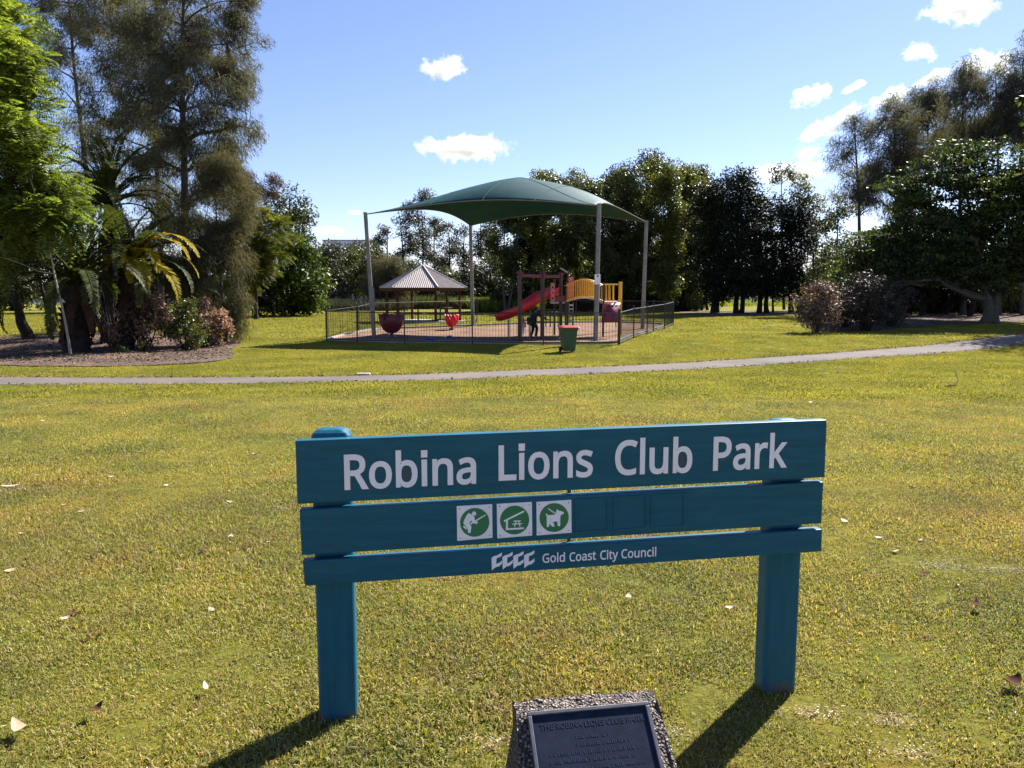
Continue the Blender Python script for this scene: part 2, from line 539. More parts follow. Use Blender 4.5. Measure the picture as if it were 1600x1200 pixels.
# a timber edging runs round it
mb = MB()
E_ = resample(soft + [soft[0]], 120)
for k in range(119):
    a, b_ = Vector(E_[k]), Vector(E_[k + 1])
    a.z = g(a.x, a.y) + .05; b_.z = g(b_.x, b_.y) + .05
    d = b_ - a
    mb.box((a + b_) / 2, (d.length + .02, .10, .12), d.to_track_quat('X', 'Z').to_matrix())
tag(mb.build('kerb_edging', M['slab']), kind='structure')

# hills far behind the lake
m, nt, b = new_mat('hill_forest')
nt.links.new(ramp(nt, noise(nt, .02, 6), [(.3, (.05, .07, .05)), (.7, (.10, .12, .08))]), b.inputs['Base Color']); b.inputs['Roughness'].default_value = 1
V = []; nxh = 90
for k in range(nxh):
    x = -2600 + 5200 * k / (nxh - 1)
    h = 45 + 40 * math.sin(k * .13 + 1) + 18 * math.sin(k * .37) + 8 * math.sin(k * .9)
    h = max(12, h)
    V += [(x, 2500, 0), (x, 2900, h * .8), (x, 3100, h), (x, 3500, 0)]
i = (np.arange(nxh - 1)[:, None] * 4 + np.arange(3)[None]).ravel()
tag(link('hills', np_mesh('hills', np.array(V), np.stack([i, i + 4, i + 5, i + 1], 1), m)), kind='structure')

# ---------------------------------------------------------------- clouds: real lumps of bright vapour far beyond everything
m = bpy.data.materials.new('cloud_vapour'); m.use_nodes = True; nt = m.node_tree
nt.nodes.remove(nt.nodes['Principled BSDF'])
vp = nd(nt, 'ShaderNodeVolumePrincipled'); vp.inputs['Color'].default_value = (.955, .972, 1, 1); vp.inputs['Anisotropy'].default_value = .0
tc = nd(nt, 'ShaderNodeTexCoord')
ln = nd(nt, 'ShaderNodeVectorMath', operation='LENGTH'); nt.links.new(tc.outputs['Object'], ln.inputs[0])
nz = nd(nt, 'ShaderNodeTexNoise'); nz.inputs['Scale'].default_value = .035; nz.inputs['Detail'].default_value = 7; nz.inputs['Roughness'].default_value = .66
nt.links.new(nd(nt, 'ShaderNodeNewGeometry').outputs['Position'], nz.inputs['Vector'])
a1 = nd(nt, 'ShaderNodeMath', operation='MULTIPLY_ADD'); a1.inputs[1].default_value = -2.4; a1.inputs[2].default_value = 2.05
nt.links.new(nz.outputs['Fac'], a1.inputs[0])          # threshold radius varies with noise
a2 = nd(nt, 'ShaderNodeMath', operation='ADD'); nt.links.new(ln.outputs['Value'], a2.inputs[0]); nt.links.new(a1.outputs[0], a2.inputs[1])
mr = nd(nt, 'ShaderNodeMapRange'); mr.inputs['From Min'].default_value = 1.42; mr.inputs['From Max'].default_value = .85
mr.inputs['To Min'].default_value = 0; mr.inputs['To Max'].default_value = .13
nt.links.new(a2.outputs[0], mr.inputs['Value']); nt.links.new(mr.outputs[0], vp.inputs['Density'])
nt.links.new(vp.outputs[0], nt.nodes['Material Output'].inputs['Volume'])
M['cloud'] = m
CLOUD_D = 1500.
clouds = [((695, 107, 54, 27), 'small white puff cloud, upper of the two above the shade sail'),
          ((728, 232, 99, 29), 'long white puff cloud, lower of the two above the shade sail'),
          ((1500, 14, 73, 31), 'bright white cloud at the top edge of the sky on the right'),
          ((1438, 82, 35, 18), 'small bright cloud alone below the top right cloud'),
          ((1322, 178, 46, 15), 'lower left piece of the streaky white cloud on the right'),
          ((1388, 152, 58, 19), 'broad middle piece of the streaky white cloud behind the casuarinas'),
          ((1456, 122, 50, 14), 'thin upper piece of the streaky white cloud touching the casuarina tops'),
          ((1335, 136, 30, 9), 'faint wisp above the streaky white cloud'),
          ((1268, 150, 45, 22), 'thin wispy cloud at the left end of the streaky cloud'),
          ((1290, 200, 65, 22), 'white cloud tucked below the streaky cloud'),
          ((1266, 236, 47, 18), 'small flat cloud, second lowest of the clouds on the right'),
          ((1232, 270, 90, 25), 'low rounded cloud just above the dark trees on the right'),
          ((1540, 100, 65, 27), 'bright cloud showing between the tall casuarinas on the right'),
          ((553, 332, 18, 7), 'tiny faint cloud left of the shade sail'),
          ((515, 361, 42, 13), 'low flat cloud just above the white building')]
for (cx, cy, rx, ry), lab in clouds:
    p = at(cx, cy, CLOUD_D); k = CLOUD_D / F_PX
    me = bpy.data.meshes.new('cloud')
    import bmesh
    bm = bmesh.new(); bmesh.ops.create_icosphere(bm, subdivisions=3, radius=1.0); bm.to_mesh(me); bm.free()
    me.materials.append(M['cloud'])
    o = link('cloud', me); o.location = p
    tilt = -R(24) if 'streaky' in lab else 0
    o.rotation_euler = (0, tilt, 0)
    o.scale = (rx * k, (rx + ry) * .5 * k, ry * k)
    tag(o, lab, 'cloud', 'clouds in the blue sky')

# far building beyond the trees, its flat white roof showing
D_ = 250.
b0 = on(530, D_)
rt = thing('building', b0, 'white flat roofed building far behind the trees left of the sail', 'building')
zt = zat(376, D_); zb = zat(386, D_)
x0, x1 = xat(508, D_, 15), xat(572, D_, 15)
mb = MB(); mb.box(((x0 + x1) / 2, D_ + 6, (zb + b0.z) / 2), (x1 - x0, 12, zb - b0.z)); mb.build('wall', M['slab'], rt)
mb = MB(); mb.box(((x0 + x1) / 2, D_ + 6, (zb + zt) / 2 + .003), (x1 - x0 + 1, 13, zt - zb)); mb.build('roof_fascia', M['whitewall'], rt)
mb = MB(); mb.box(((x0 + x1) / 2, D_ + 6, zt + .12), (x1 - x0 + 1.6, 13.6, .22)); mb.build('roof', M['galv'], rt)
for k in range(6):
    mb = MB(); mb.box((x0 + (k + .5) * (x1 - x0) / 6, D_ - .02, zb - 3), (1.8, .05, 1.4)); mb.build('window', M['black'], rt)

# ---------------------------------------------------------------- lettering from stored outlines
GL = {'A':(429,[[0,0,187,482,242,482,428,0,366,0,308,148,118,148,61,0],[138,202,290,202,236,347,235,352,233,358,230,367,227,376,224,386,221,396,218,405,216,413,214,419,210,405,207,392,203,378,199,366,196,356,193,347]]),'B':(437,[[65,0,65,480,202,480,257,477,303,468,338,453,364,431,379,400,384,361,382,334,374,311,361,290,343,274,320,262,293,255,293,251,312,247,331,241,348,234,363,224,376,212,386,197,394,180,399,160,400,136,395,96,380,63,356,36,322,16,282,4,234,0],[126,275,214,275,251,278,279,284,299,295,312,310,319,330,322,354,319,378,309,397,294,411,272,420,242,426,205,428,126,428],[126,51,222,51,261,54,290,62,311,76,325,94,333,116,336,141,333,165,324,185,310,202,288,215,257,222,218,225,126,225]]),'C':(424,[[261,-7,215,-3,174,7,139,24,109,46,85,75,65,109,52,149,44,192,41,240,44,287,53,330,67,368,88,403,114,431,146,455,183,472,225,483,271,486,320,483,364,474,404,458,379,407,364,413,348,420,330,425,311,430,292,432,271,433,223,427,182,410,149,381,124,343,110,296,105,240,109,184,123,137,146,98,178,69,219,52,270,46,291,47,311,49,330,52,348,56,367,60,385,65,385,13,367,7,348,2,329,-2,309,-5,286,-6]]),'E':(373,[[65,0,65,480,333,480,333,426,126,426,126,277,321,277,321,224,126,224,126,53,333,53,333,0]]),'G':(489,[[271,-7,224,-3,182,7,145,23,114,46,88,74,67,108,53,148,44,191,41,240,44,288,54,331,71,370,93,404,121,433,155,456,195,473,240,483,289,486,316,485,341,483,366,479,389,473,411,466,433,458,410,406,392,413,373,419,352,425,331,430,309,432,286,433,233,427,188,410,152,381,125,343,109,296,104,240,106,203,112,169,123,139,137,112,157,89,181,70,210,57,245,48,285,46,305,46,323,47,338,49,353,51,366,54,379,57,379,199,273,199,273,253,439,253,439,18,413,10,387,4,361,-1,333,-4,303,-6]]),'H':(498,[[65,0,65,480,126,480,126,277,371,277,371,480,432,480,432,0,371,0,371,224,126,224,126,0]]),'I':(228,[[27,0,27,35,83,48,83,431,27,445,27,480,200,480,200,445,144,431,144,48,200,35,200,0]]),'K':(416,[[65,0,65,480,126,480,126,243,139,258,153,274,167,289,181,304,194,319,208,334,338,480,408,480,218,271,416,0,345,0,175,229,126,186,126,0]]),'L':(352,[[65,0,65,480,126,480,126,54,335,54,335,0]]),'N':(510,[[65,0,65,480,135,480,391,83,394,83,393,91,393,102,392,115,391,130,391,145,390,162,389,178,389,194,389,209,389,480,445,480,445,0,375,0,118,398,116,398,117,381,118,362,119,340,120,316,121,292,121,268,121,0]]),'O':(525,[[263,-7,216,-3,174,7,139,24,109,48,84,76,65,111,52,150,44,193,41,241,44,288,52,331,65,370,84,404,109,433,139,456,174,473,216,483,263,487,309,484,349,473,384,456,414,433,439,405,458,370,472,331,481,288,484,240,481,193,472,150,458,110,439,76,414,47,384,24,349,7,308,-3],[263,46,312,51,352,69,382,98,403,137,416,184,420,240,416,297,403,344,382,382,352,411,313,428,263,434,214,428,174,411,143,382,122,344,109,297,105,240,109,184,122,137,143,98,173,69,213,51]]),'P':(406,[[65,0,65,480,192,480,249,475,295,463,329,443,353,415,367,380,372,338,370,313,364,288,354,264,340,243,320,224,294,208,263,196,225,189,181,187,126,187,126,0],[126,238,174,238,216,241,250,248,276,261,295,279,306,304,310,336,306,364,296,387,280,405,257,418,225,425,187,428,126,428]]),'R':(418,[[65,0,65,480,197,480,252,476,296,464,329,446,353,419,367,385,372,343,370,319,366,298,358,279,348,264,336,250,322,239,307,229,292,221,276,215,408,0,337,0,221,198,126,198,126,0],[126,249,197,249,233,252,261,259,283,272,298,290,307,313,310,340,306,369,297,391,281,407,259,418,230,425,194,427,126,427]]),'S':(369,[[166,-7,140,-6,115,-4,91,-1,70,4,51,9,34,16,34,74,52,67,72,60,94,54,119,50,143,47,169,46,201,48,228,55,249,66,265,82,274,101,277,123,276,138,272,151,267,163,258,173,247,183,232,192,214,202,191,211,164,222,126,238,96,256,72,276,54,300,44,329,40,364,42,388,49,410,60,429,74,446,92,460,114,471,138,480,165,485,193,486,219,485,243,483,266,479,287,473,307,467,326,459,307,408,290,414,272,420,253,426,233,430,213,432,192,433,165,431,142,425,124,414,112,400,104,383,101,363,103,348,106,335,111,323,120,313,131,303,144,294,161,285,182,276,206,267,233,256,257,245,278,233,296,221,310,207,322,191,330,173,335,152,337,128,332,89,317,56,291,29,256,9,215,-3]]),'T':(373,[[156,0,156,426,7,426,7,480,366,480,366,426,217,426,217,0]]),'U':(491,[[243,-7,188,-1,143,15,107,42,81,78,66,121,60,171,60,480,121,480,121,169,124,133,135,102,152,78,176,60,208,49,246,46,286,50,317,61,341,80,357,106,367,135,370,169,370,480,430,480,430,169,428,137,421,107,410,80,394,55,373,34,348,16,318,4,283,-4]]),'a':(377,[[144,-7,114,-4,86,5,63,19,45,40,34,67,31,100,36,133,50,161,73,183,106,200,150,210,203,215,265,217,265,238,262,265,256,286,245,301,230,311,212,316,190,318,172,317,154,315,136,310,120,304,104,298,89,291,71,335,87,343,106,350,126,357,148,362,170,365,193,366,233,363,266,353,291,337,308,314,319,283,322,245,322,0,279,0,268,51,265,51,249,33,233,19,216,7,196,0,173,-5],[158,41,187,44,212,52,234,66,251,86,261,112,264,144,264,176,211,174,171,170,140,163,118,152,103,138,95,121,92,99,94,81,100,66,110,55,124,47,140,43]]),'b':(413,[[228,-7,201,-5,178,0,158,9,142,20,128,32,116,46,111,46,99,0,57,0,57,510,116,510,116,386,116,371,116,357,115,344,114,331,114,321,113,312,116,312,128,327,142,339,158,351,178,359,201,364,228,366,269,361,305,345,335,319,358,283,372,237,376,180,372,123,358,77,335,40,305,14,269,-1],[219,42,248,46,273,58,291,78,304,105,312,139,315,181,304,256,272,302,218,317,183,313,157,302,138,284,126,258,119,224,116,182,116,179,119,138,126,105,138,78,157,58,184,46]]),'c':(322,[[201,-7,171,-5,143,2,117,13,93,28,74,48,58,73,46,103,39,138,37,178,39,220,47,256,59,286,76,311,96,332,119,347,146,358,174,365,206,367,224,366,241,364,259,361,275,357,288,352,300,347,282,298,271,302,258,306,244,310,230,313,217,314,204,315,145,300,110,254,98,179,101,139,110,105,124,79,144,60,170,48,201,44,220,45,237,47,253,50,267,55,281,60,294,65,294,13,282,7,268,2,254,-2,239,-4,221,-6]]),'d':(413,[[185,-7,143,-2,107,14,77,40,55,76,41,123,37,179,41,236,55,283,78,319,108,346,144,361,185,367,211,365,234,360,254,351,270,340,285,328,297,314,301,314,300,320,300,329,299,339,298,350,297,359,297,367,297,510,356,510,356,0,308,0,300,48,297,48,285,34,271,21,254,9,234,0,211,-5],[194,42,228,46,255,56,274,74,287,98,295,129,298,168,298,179,295,220,288,254,275,282,256,302,229,314,193,318,164,313,140,301,122,280,109,252,101,218,98,178,101,138,109,105,122,78,141,58,165,46]]),'i':(173,[[87,420,78,421,70,424,62,429,57,436,54,446,52,457,54,469,57,479,62,486,70,491,78,494,87,495,96,494,104,491,111,486,117,479,120,469,122,457,120,446,117,436,111,429,104,424,96,421],[57,0,57,360,116,360,116,0]]),'k':(359,[[57,0,57,510,116,510,116,244,115,236,115,226,115,216,114,204,114,194,113,185,116,185,119,189,123,195,128,201,133,208,138,214,144,221,149,228,154,234,158,238,273,360,343,360,197,206,353,0,281,0,156,168,116,132,116,0]]),'l':(173,[[57,0,57,510,116,510,116,0]]),'n':(415,[[57,0,57,360,105,360,113,311,117,311,130,328,146,342,165,353,186,361,208,365,230,367,270,363,302,353,328,335,346,310,357,277,361,234,361,0,302,0,302,230,293,278,266,307,222,317,186,313,158,302,139,283,126,258,119,226,116,187,116,0]]),'o':(406,[[202,-7,172,-4,143,3,117,15,94,32,75,53,58,79,46,109,39,143,37,181,42,236,57,282,82,318,116,345,156,361,204,367,236,364,264,357,290,345,314,328,333,307,349,282,361,252,368,218,370,181,365,126,350,79,325,42,291,15,250,-1],[203,42,237,46,263,59,283,80,298,107,306,141,309,181,306,220,298,253,283,281,263,301,236,313,203,317,169,313,143,301,123,281,109,253,101,220,98,181,101,141,109,107,123,80,143,59,170,46]]),'r':(277,[[57,0,57,360,105,360,112,294,115,294,128,313,143,330,160,345,179,357,201,364,225,367,232,367,239,366,247,366,254,365,261,364,267,363,260,308,254,310,248,311,241,312,234,312,227,313,221,313,203,311,186,306,169,298,154,286,141,272,131,256,123,236,118,215,116,192,116,0]]),'s':(322,[[148,-7,124,-6,102,-4,83,-1,66,4,50,9,35,16,35,70,50,63,68,56,87,50,107,45,128,42,149,41,176,43,198,47,214,55,225,66,232,79,234,94,234,103,231,111,227,118,221,125,212,133,200,140,186,147,168,155,146,164,124,173,104,182,86,191,71,200,58,211,48,223,40,237,36,253,34,271,38,299,51,323,72,342,99,356,132,364,169,367,191,366,211,364,231,360,249,355,267,350,284,343,264,296,248,301,233,307,216,312,200,315,183,318,165,318,143,317,124,313,110,307,99,298,93,287,91,275,92,265,95,257,99,249,107,243,116,236,129,229,144,222,162,215,183,206,205,198,225,189,242,180,257,170,269,159,279,147,286,133,290,118,291,99,287,67,274,41,253,20,224,5,189,-4]]),'t':(242,[[167,-7,149,-6,132,-2,115,3,100,11,87,22,77,37,68,55,63,78,62,105,62,314,11,314,11,343,62,366,86,443,121,443,121,360,225,360,225,314,121,314,121,106,123,86,128,70,137,57,148,49,162,43,177,42,186,42,196,43,205,44,214,46,221,47,228,49,228,4,221,1,212,-1,201,-4,189,-5,178,-6]]),'u':(415,[[184,-7,144,-3,111,7,86,25,68,49,57,83,53,124,53,360,113,360,113,128,122,81,148,52,193,42,229,46,256,57,276,76,289,102,296,134,299,173,299,360,358,360,358,0,310,0,301,48,298,48,285,31,269,17,250,6,229,-1,207,-5]]),'y':(343,[[56,-161,46,-161,37,-160,28,-160,21,-158,14,-157,7,-156,7,-109,13,-110,19,-111,25,-111,32,-112,40,-113,47,-113,66,-111,83,-105,97,-95,108,-82,118,-67,127,-49,146,-1,1,360,64,360,142,155,148,137,154,120,160,104,165,88,169,72,172,57,175,57,178,69,182,84,187,101,193,119,199,137,206,156,279,360,343,360,187,-50,174,-81,157,-108,139,-131,116,-148,89,-158]])}
for _c in ('i',):        # square dots, as on the board
    GL[_c][1][:] = [(l if len(l) <= 8 else [min(l[0::2]) - 2, min(l[1::2]), max(l[0::2]) + 2, min(l[1::2]), max(l[0::2]) + 2, max(l[1::2]), min(l[0::2]) - 2, max(l[1::2])]) for l in GL[_c][1]]
CAP = max(GL['L'][1][0][1::2])


def word_mesh(word, mat, Mx, offset=0.0, extrude=0.0015, track=0, spacing=1.0):
    """word -> mesh; local x 0..width, cap height 1 before Mx"""
    x = 0; VV = []; FF = []
    for ch in word:
        if ch == ' ': x += 250; continue
        cu = bpy.data.curves.new('lettering', 'CURVE'); cu.dimensions = '2D'; cu.fill_mode = 'BOTH'
        adv, loops = GL[ch]
        for lp in loops:
            n = len(lp) // 2
            sp = cu.splines.new('POLY'); sp.points.add(n - 1)
            for k in range(n): sp.points[k].co = ((x + lp[2 * k]) / CAP, lp[2 * k + 1] / CAP, 0, 1)
            sp.use_cyclic_u = True
        x += adv + track
        cu.offset = min(offset, .026) if ch == 'k' else offset; cu.extrude = .004
        o = bpy.data.objects.new('tmp', cu); COL.objects.link(o)
        m1 = bpy.data.meshes.new_from_object(o.evaluated_get(bpy.context.evaluated_depsgraph_get()))
        bpy.data.objects.remove(o); q0 = len(VV)
        VV += [tuple(v.co) for v in m1.vertices]; FF += [tuple(i_ + q0 for i_ in p.vertices) for p in m1.polygons]
        bpy.data.meshes.remove(m1)
    me = bpy.data.meshes.new('lettering'); me.from_pydata(VV, [], FF)
    xs_ = [v.co.x for v in me.vertices]; a, b_ = min(xs_), max(xs_)
    for v in me.vertices:
        v.co = Mx @ Vector(((v.co.x - a) / (b_ - a), 0, v.co.y)) - Vector((0, 0, 0)) + (Mx.to_3x3() @ Vector((0, 1, 0))).normalized() * (-extrude if v.co.z > 0 else 0)
    me.materials.clear(); me.materials.append(mat); me.update()
    return me


# ---------------------------------------------------------------- the park sign
SX, SY, SYAW = -.7618, 2.703, R(6.8226)
ud = Vector((math.cos(SYAW), math.sin(SYAW), 0)); nd_ = Vector((-math.sin(SYAW), math.cos(SYAW), 0))
MS = Matrix(((ud.x, nd_.x, 0, SX), (ud.y, nd_.y, 0, SY), (0, 0, 1, 0), (0, 0, 0, 1)))


def S(px, py, back=0.0):
    """photo pixel -> (u, z) in the sign's front plane"""
    d = ray(px, py)
    o = Vector((SX, SY, 0)) + nd_ * back
    t = (o.x * nd_.x + o.y * nd_.y) / (d[0] * nd_.x + d[1] * nd_.y)
    p = Vector((d[0] * t, d[1] * t, EYE + d[2] * t))
    return ((p - o).dot(ud), p.z)


sign = thing('park_sign', (SX + ud.x, SY + ud.y, 0), 'large teal timber park name sign with three boards on two posts', 'sign')
MSy = lambda y: MS @ Matrix.Translation((0, y, 0))
TH = .042
boards = [((461, 689), (1292.5, 656), (1289, 746), (464.5, 788)), ((467.5, 797), (1287, 753), (1284, 818), (471, 868)), ((472.5, 877), (1285, 827), (1284, 862), (476.5, 916))]
bobj = []
for q in boards:
    mb = MB(); mb.prism([S(*p) for p in (q[3], q[2], q[1], q[0])], MSy(TH), TH)
    bobj.append(mb.build('board', M['teal'], sign, bevel=.004))
# posts behind the boards, rounded tops
for (xa, xb, yb) in ((488.5, 552, 1126), (1204, 1262, 1084)):
    ua = S(xa, 905)[0]; ub = S(xb, 905)[0]; w = .142; uc = (ua + ub) / 2
    if xa > 1000: uc = S(1263, 866)[0] - w / 2
    else: uc = ua + w / 2
    mb = MB(); dp = .10; rr = .022
    prof = []
    for cx, cy, a0 in ((w / 2 - rr, dp / 2 - rr, 0), (-w / 2 + rr, dp / 2 - rr, 90), (-w / 2 + rr, -dp / 2 + rr, 180), (w / 2 - rr, -dp / 2 + rr, 270)):
        for k in range(5):
            a = R(a0 + 22.5 * k); prof.append((cx + rr * math.cos(a), cy + rr * math.sin(a)))
    n = len(prof); zs = [(-.12, 1), (1.080, 1), (1.087, .975), (1.098, .88), (1.107, .66), (1.111, .40), (1.112, .15)]
    vs = []
    for z, s_ in zs:
        vs += [MS @ Vector((uc + x * s_, TH + .0015 + dp / 2 + y * (s_ if s_ < 1 else 1), z)) for x, y in prof]
    fs = [(i * n + k, i * n + (k + 1) % n, (i + 1) * n + (k + 1) % n, (i + 1) * n + k) for i in range(len(zs) - 1) for k in range(n)]
    fs.append(tuple((len(zs) - 1) * n + k for k in range(n)))
    mb.add(vs, fs)
    mb.build('post', M['teal_post'], sign)
    for (b_i, zo) in ((0, .05), (0, .18), (1, .035), (1, .14), (2, .022), (2, .075)):
        pass
# strap behind the boards in the middle
mb = MB()
ua, za = S(894, 700); ub, zb_ = S(894, 860)
mb.prism([(ua - .006, zb_ - .03), (ua + .006, zb_ - .03), (ua + .006, za), (ua - .006, za)], MSy(TH + .012), .010)
mb.build('strap', M['teal'], sign)
for px, py in ((511, 702), (516, 773), (513, 809), (520, 881), (521, 907), (515, 852), (1252, 673), (1250, 734), (1247, 768), (1246, 806), (1246, 836), (1245, 859)):
    u, z = S(px, py)
    mb = MB(); mb.tube([MSy(-.0006) @ Vector((u, 0, z)), MSy(.004) @ Vector((u, 0, z))], .0048, 10)
    mb.build('screw', M['screw'], sign)


def lay(word, p0, p1, cap_px, mat, y, off, ext=.002):
    """baseline from photo pixel p0 to p1"""
    (u0, z0), (u1, z1) = S(*p0), S(*p1)
    ch = S(p0[0], p0[1] - cap_px)[1] - z0
    X = Vector((u1 - u0, 0, z1 - z0))
    # columns: x along baseline, y out of board, z up
    Mx = MSy(y) @ Matrix(((X.x, 0, 0, u0), (0, 1, 0, 0), (X.z, 0, ch, z0), (0, 0, 0, 1)))
    return word_mesh(word, mat, Mx, off, ext)


def lay_text(word, p0, p1, cap, off, name):
    for mt, y, o_, e in ((M['letter_edge'], -.0004, off + .028 if cap > 30 else off + .04, .0006), (M['letter'], -.0012, off, .0012)):
        me = lay(word, p0, p1, cap, mt, y, o_, e)
        if mt is M['letter']:
            for v in me.vertices: pass
        org = parent_origin(sign)
        for v in me.vertices: v.co -= org
        o = link(name if mt is M['letter'] else 'lettering_outline', me, sign)
    return o


lay_text('Robina', (538.5, 764), (744, 754), 52, .031, 'lettering')
lay_text('Lions', (779, 749.5), (926, 743), 52, .031, 'lettering')
lay_text('Club', (960.5, 741), (1081, 736.5), 51, .031, 'lettering')
lay_text('Park', (1113.5, 734), (1229, 729), 50, .031, 'lettering')
lay_text('Gold', (847.5, 879), (882.5, 877), 13.5, .022, 'lettering')
lay_text('Coast', (889.5, 877), (931, 874), 13.5, .022, 'lettering')
lay_text('City', (937.5, 874), (965.5, 872.3), 13.5, .022, 'lettering')
lay_text('Council', (970.5, 872.0), (1025, 868.5), 13.5, .022, 'lettering')


def flat(name, polys, mat, y, t, parent, outline_px=True):
    mb = MB()
    for P in polys:
        mb.prism([S(*p) for p in reversed(P)] if outline_px else P, MSy(y), t)
    return mb.build(name, mat, parent)


# wave emblem: four linked wave crests
wave = []
for k in range(4):
    x0 = 768.0 + 16.9 * k; dy = -1.15 * k
    z = lambda q: [(x0 + a, 871.5 + b_ + dy) for a, b_ in q]
    wave.append(z([(0, 0), (3, -2.6), (8, -4), (13, -6.8), (16.2, -8.4), (16.0, -3.6), (12.5, -1.2), (8.5, -.2), (8, 4.2), (15.8, .4), (16.0, 7.6), (13.0, 11.8), (8.8, 14.4), (4.5, 16), (.6, 19.5)]))
    wave[-1] = z([(0, 0), (4, -2.8), (9, -4), (14, -7), (16.2, -8.4), (16.0, -3.4), (12.5, -1.0), (7.8, .4), (7.4, 9.6), (12.5, 7.4), (16.4, 4.2), (16.2, 9.0), (12.0, 13.0), (6.5, 14.6), (3.0, 17.2), (.5, 19.5)])
flat('emblem', wave, M['letter'], -.0006, .0012, sign)

# pictogram plates
plates = [((713.5, 790.5), (769, 787.5), (769.5, 840), (714.5, 845)), ((776, 787), (831, 784), (831.5, 836.5), (777, 841)), ((838, 784), (892.5, 780.5), (893, 832), (838.5, 836.5))]
icons = {
 0: [[(739, 797), 'disc', 4.6],
     [(732, 801), (737, 803.5), (741, 807.5), (742, 813), (747, 815), (744.5, 818.5), (738, 816), (736.5, 812.5), (733, 817), (736.5, 822.5), (735, 832), (731.5, 832.5), (730, 824), (724, 817.5), (724.5, 814), (728, 806)],
     [(724.5, 820.5), (729.5, 824.5), (728.5, 827), (723.5, 822.8)],
     [(742.5, 812.5), (758.5, 803.2), (759, 804.5), (743.5, 814.3)],
     [(734, 817.5), (738, 814.8), (739, 816.8), (735.5, 819.5)]],
 1: [[(787, 812.5), (818, 797.2), (819.3, 799.4), (793.5, 812.2), (793.5, 825), (818.5, 823.5), (818.5, 826), (790.3, 827.8), (790.3, 814.0), (787.8, 815.2)],
     [(802, 813.2), (813.5, 812.4), (813.5, 813.9), (802, 814.7)], [(800.2, 817.8), (815.5, 816.8), (815.5, 818.2), (800.2, 819.2)],
     [(805, 814.2), (806.6, 814.2), (804.6, 822.8), (803, 822.8)], [(809.5, 814), (811.1, 813.9), (813.0, 822.2), (811.4, 822.4)]],
 2: [[(852.3, 802.6), (853.8, 801.8), (856, 804.6), (866.5, 803.6), (868, 800.5), (870.3, 794.5), (872.3, 797.3), (876, 798), (880.5, 799.6), (880.8, 802.2), (876.8, 803.6), (875.3, 806.6), (875, 820.8), (873, 822.2), (871, 820.4), (870.3, 814.2), (863.6, 814.8), (866, 820.2), (865.5, 822.4), (862.4, 822.3), (858.5, 817.5), (857.2, 822.4), (854.4, 823.2), (854, 818.5), (854, 806.5)],
     [(855.3, 794.5), (856.5, 793.6), (866.8, 800.4), (865.8, 801.8)]],
}
for k, q in enumerate(plates):
    mb = MB(); mb.prism([S(*p) for p in (q[3], q[2], q[1], q[0])], MSy(0), .003)
    lab = ('white plate with a green disc and a crouching angler pictogram', 'white plate with a green disc and a picnic shelter pictogram', 'white plate with a green disc and a leashed dog pictogram')[k]
    pl = mb.build('pictogram_plate', M['plate'], sign, bevel=.001); tag(pl, lab)
    cx = sum(p[0] for p in q) / 4; cy = sum(p[1] for p in q) / 4
    def disc(c, r_, n=40): return [(c[0] + r_ * math.cos(2 * math.pi * a / n), c[1] - .03 * r_ * math.cos(2 * math.pi * a / n) + r_ * .985 * math.sin(2 * math.pi * a / n)) for a in range(n)]
    flat('green_disc', [list(reversed(disc((cx, cy), 22.8)))], M['sign_green'], -.003, .0007, pl)
    P = []
    for it in icons[k]:
        if len(it) == 3 and it[1] == 'disc': P.append(list(reversed(disc(it[0] if False else (740.5, 804 - 2.0), it[2] - 1.2, 20))))
        else: P.append(it)
    if k == 0:
        P = [p for p in P]
    flat('pictogram', P, M['plate'], -.0037, .0007, pl)
    for p in q:
        u, z = S(cx + (p[0] - cx) * .84, cy + (p[1] - cy) * .84)
        mb = MB(); mb.tube([MSy(-.0034) @ Vector((u, 0, z)), MSy(-.002) @ Vector((u, 0, z))], .0022, 8)
        mb.build('screw', M['screw'], pl)
# three empty raised frames to the right of the plates
for q in (((898, 780), (951, 776.5), (951, 829.5), (899, 833)), ((958, 776), (1011, 773), (1011, 826), (958, 829.5)), ((1017, 772.5), (1070, 769.5), (1070, 822), (1017, 825.5))):
    mb = MB(); c = (sum(p[0] for p in q) / 4, sum(p[1] for p in q) / 4)
    inn = [(c[0] + (p[0] - c[0]) * .90, c[1] + (p[1] - c[1]) * .90) for p in q]
    for k in range(4):
        a, b_, c2, d2 = q[k], q[(k + 1) % 4], inn[(k + 1) % 4], inn[k]
        mb.prism([S(*p) for p in (d2, c2, b_, a)], MSy(0.0005), .0050)
    mb.build('plate_recess', M['teal'], sign)

# ---------------------------------------------------------------- the plaque stone in front of the sign
def hit(px, py, z):
    d = ray(px, py); t = (z - EYE) / d[2]
    return Vector((d[0] * t, d[1] * t, z))


m, nt, b = new_mat('pebble_aggregate')
v = nd(nt, 'ShaderNodeTexVoronoi'); v.inputs['Scale'].default_value = 130
nt.links.new(nd(nt, 'ShaderNodeNewGeometry').outputs['Position'], v.inputs['Vector'])
sep = nd(nt, 'ShaderNodeSeparateColor'); nt.links.new(v.outputs['Color'], sep.inputs[0])
c = ramp(nt, sep.outputs[0], [(0, (.05, .035, .03)), (.45, (.12, .085, .07)), (.8, (.26, .20, .165)), (1, (.48, .40, .35))])
c = mix(nt, c, (.03, .022, .02), ramp(nt, v.outputs['Distance'], [(.42, (0, 0, 0)), (.62, (1, 1, 1))]))
nt.links.new(c, b.inputs['Base Color']); b.inputs['Roughness'].default_value = .7
inv = nd(nt, 'ShaderNodeMath', operation='MULTIPLY'); inv.inputs[1].default_value = -1; nt.links.new(v.outputs['Distance'], inv.inputs[0])
bump(nt, b, inv.outputs[0], 1.0, .012)
M['pebble'] = m
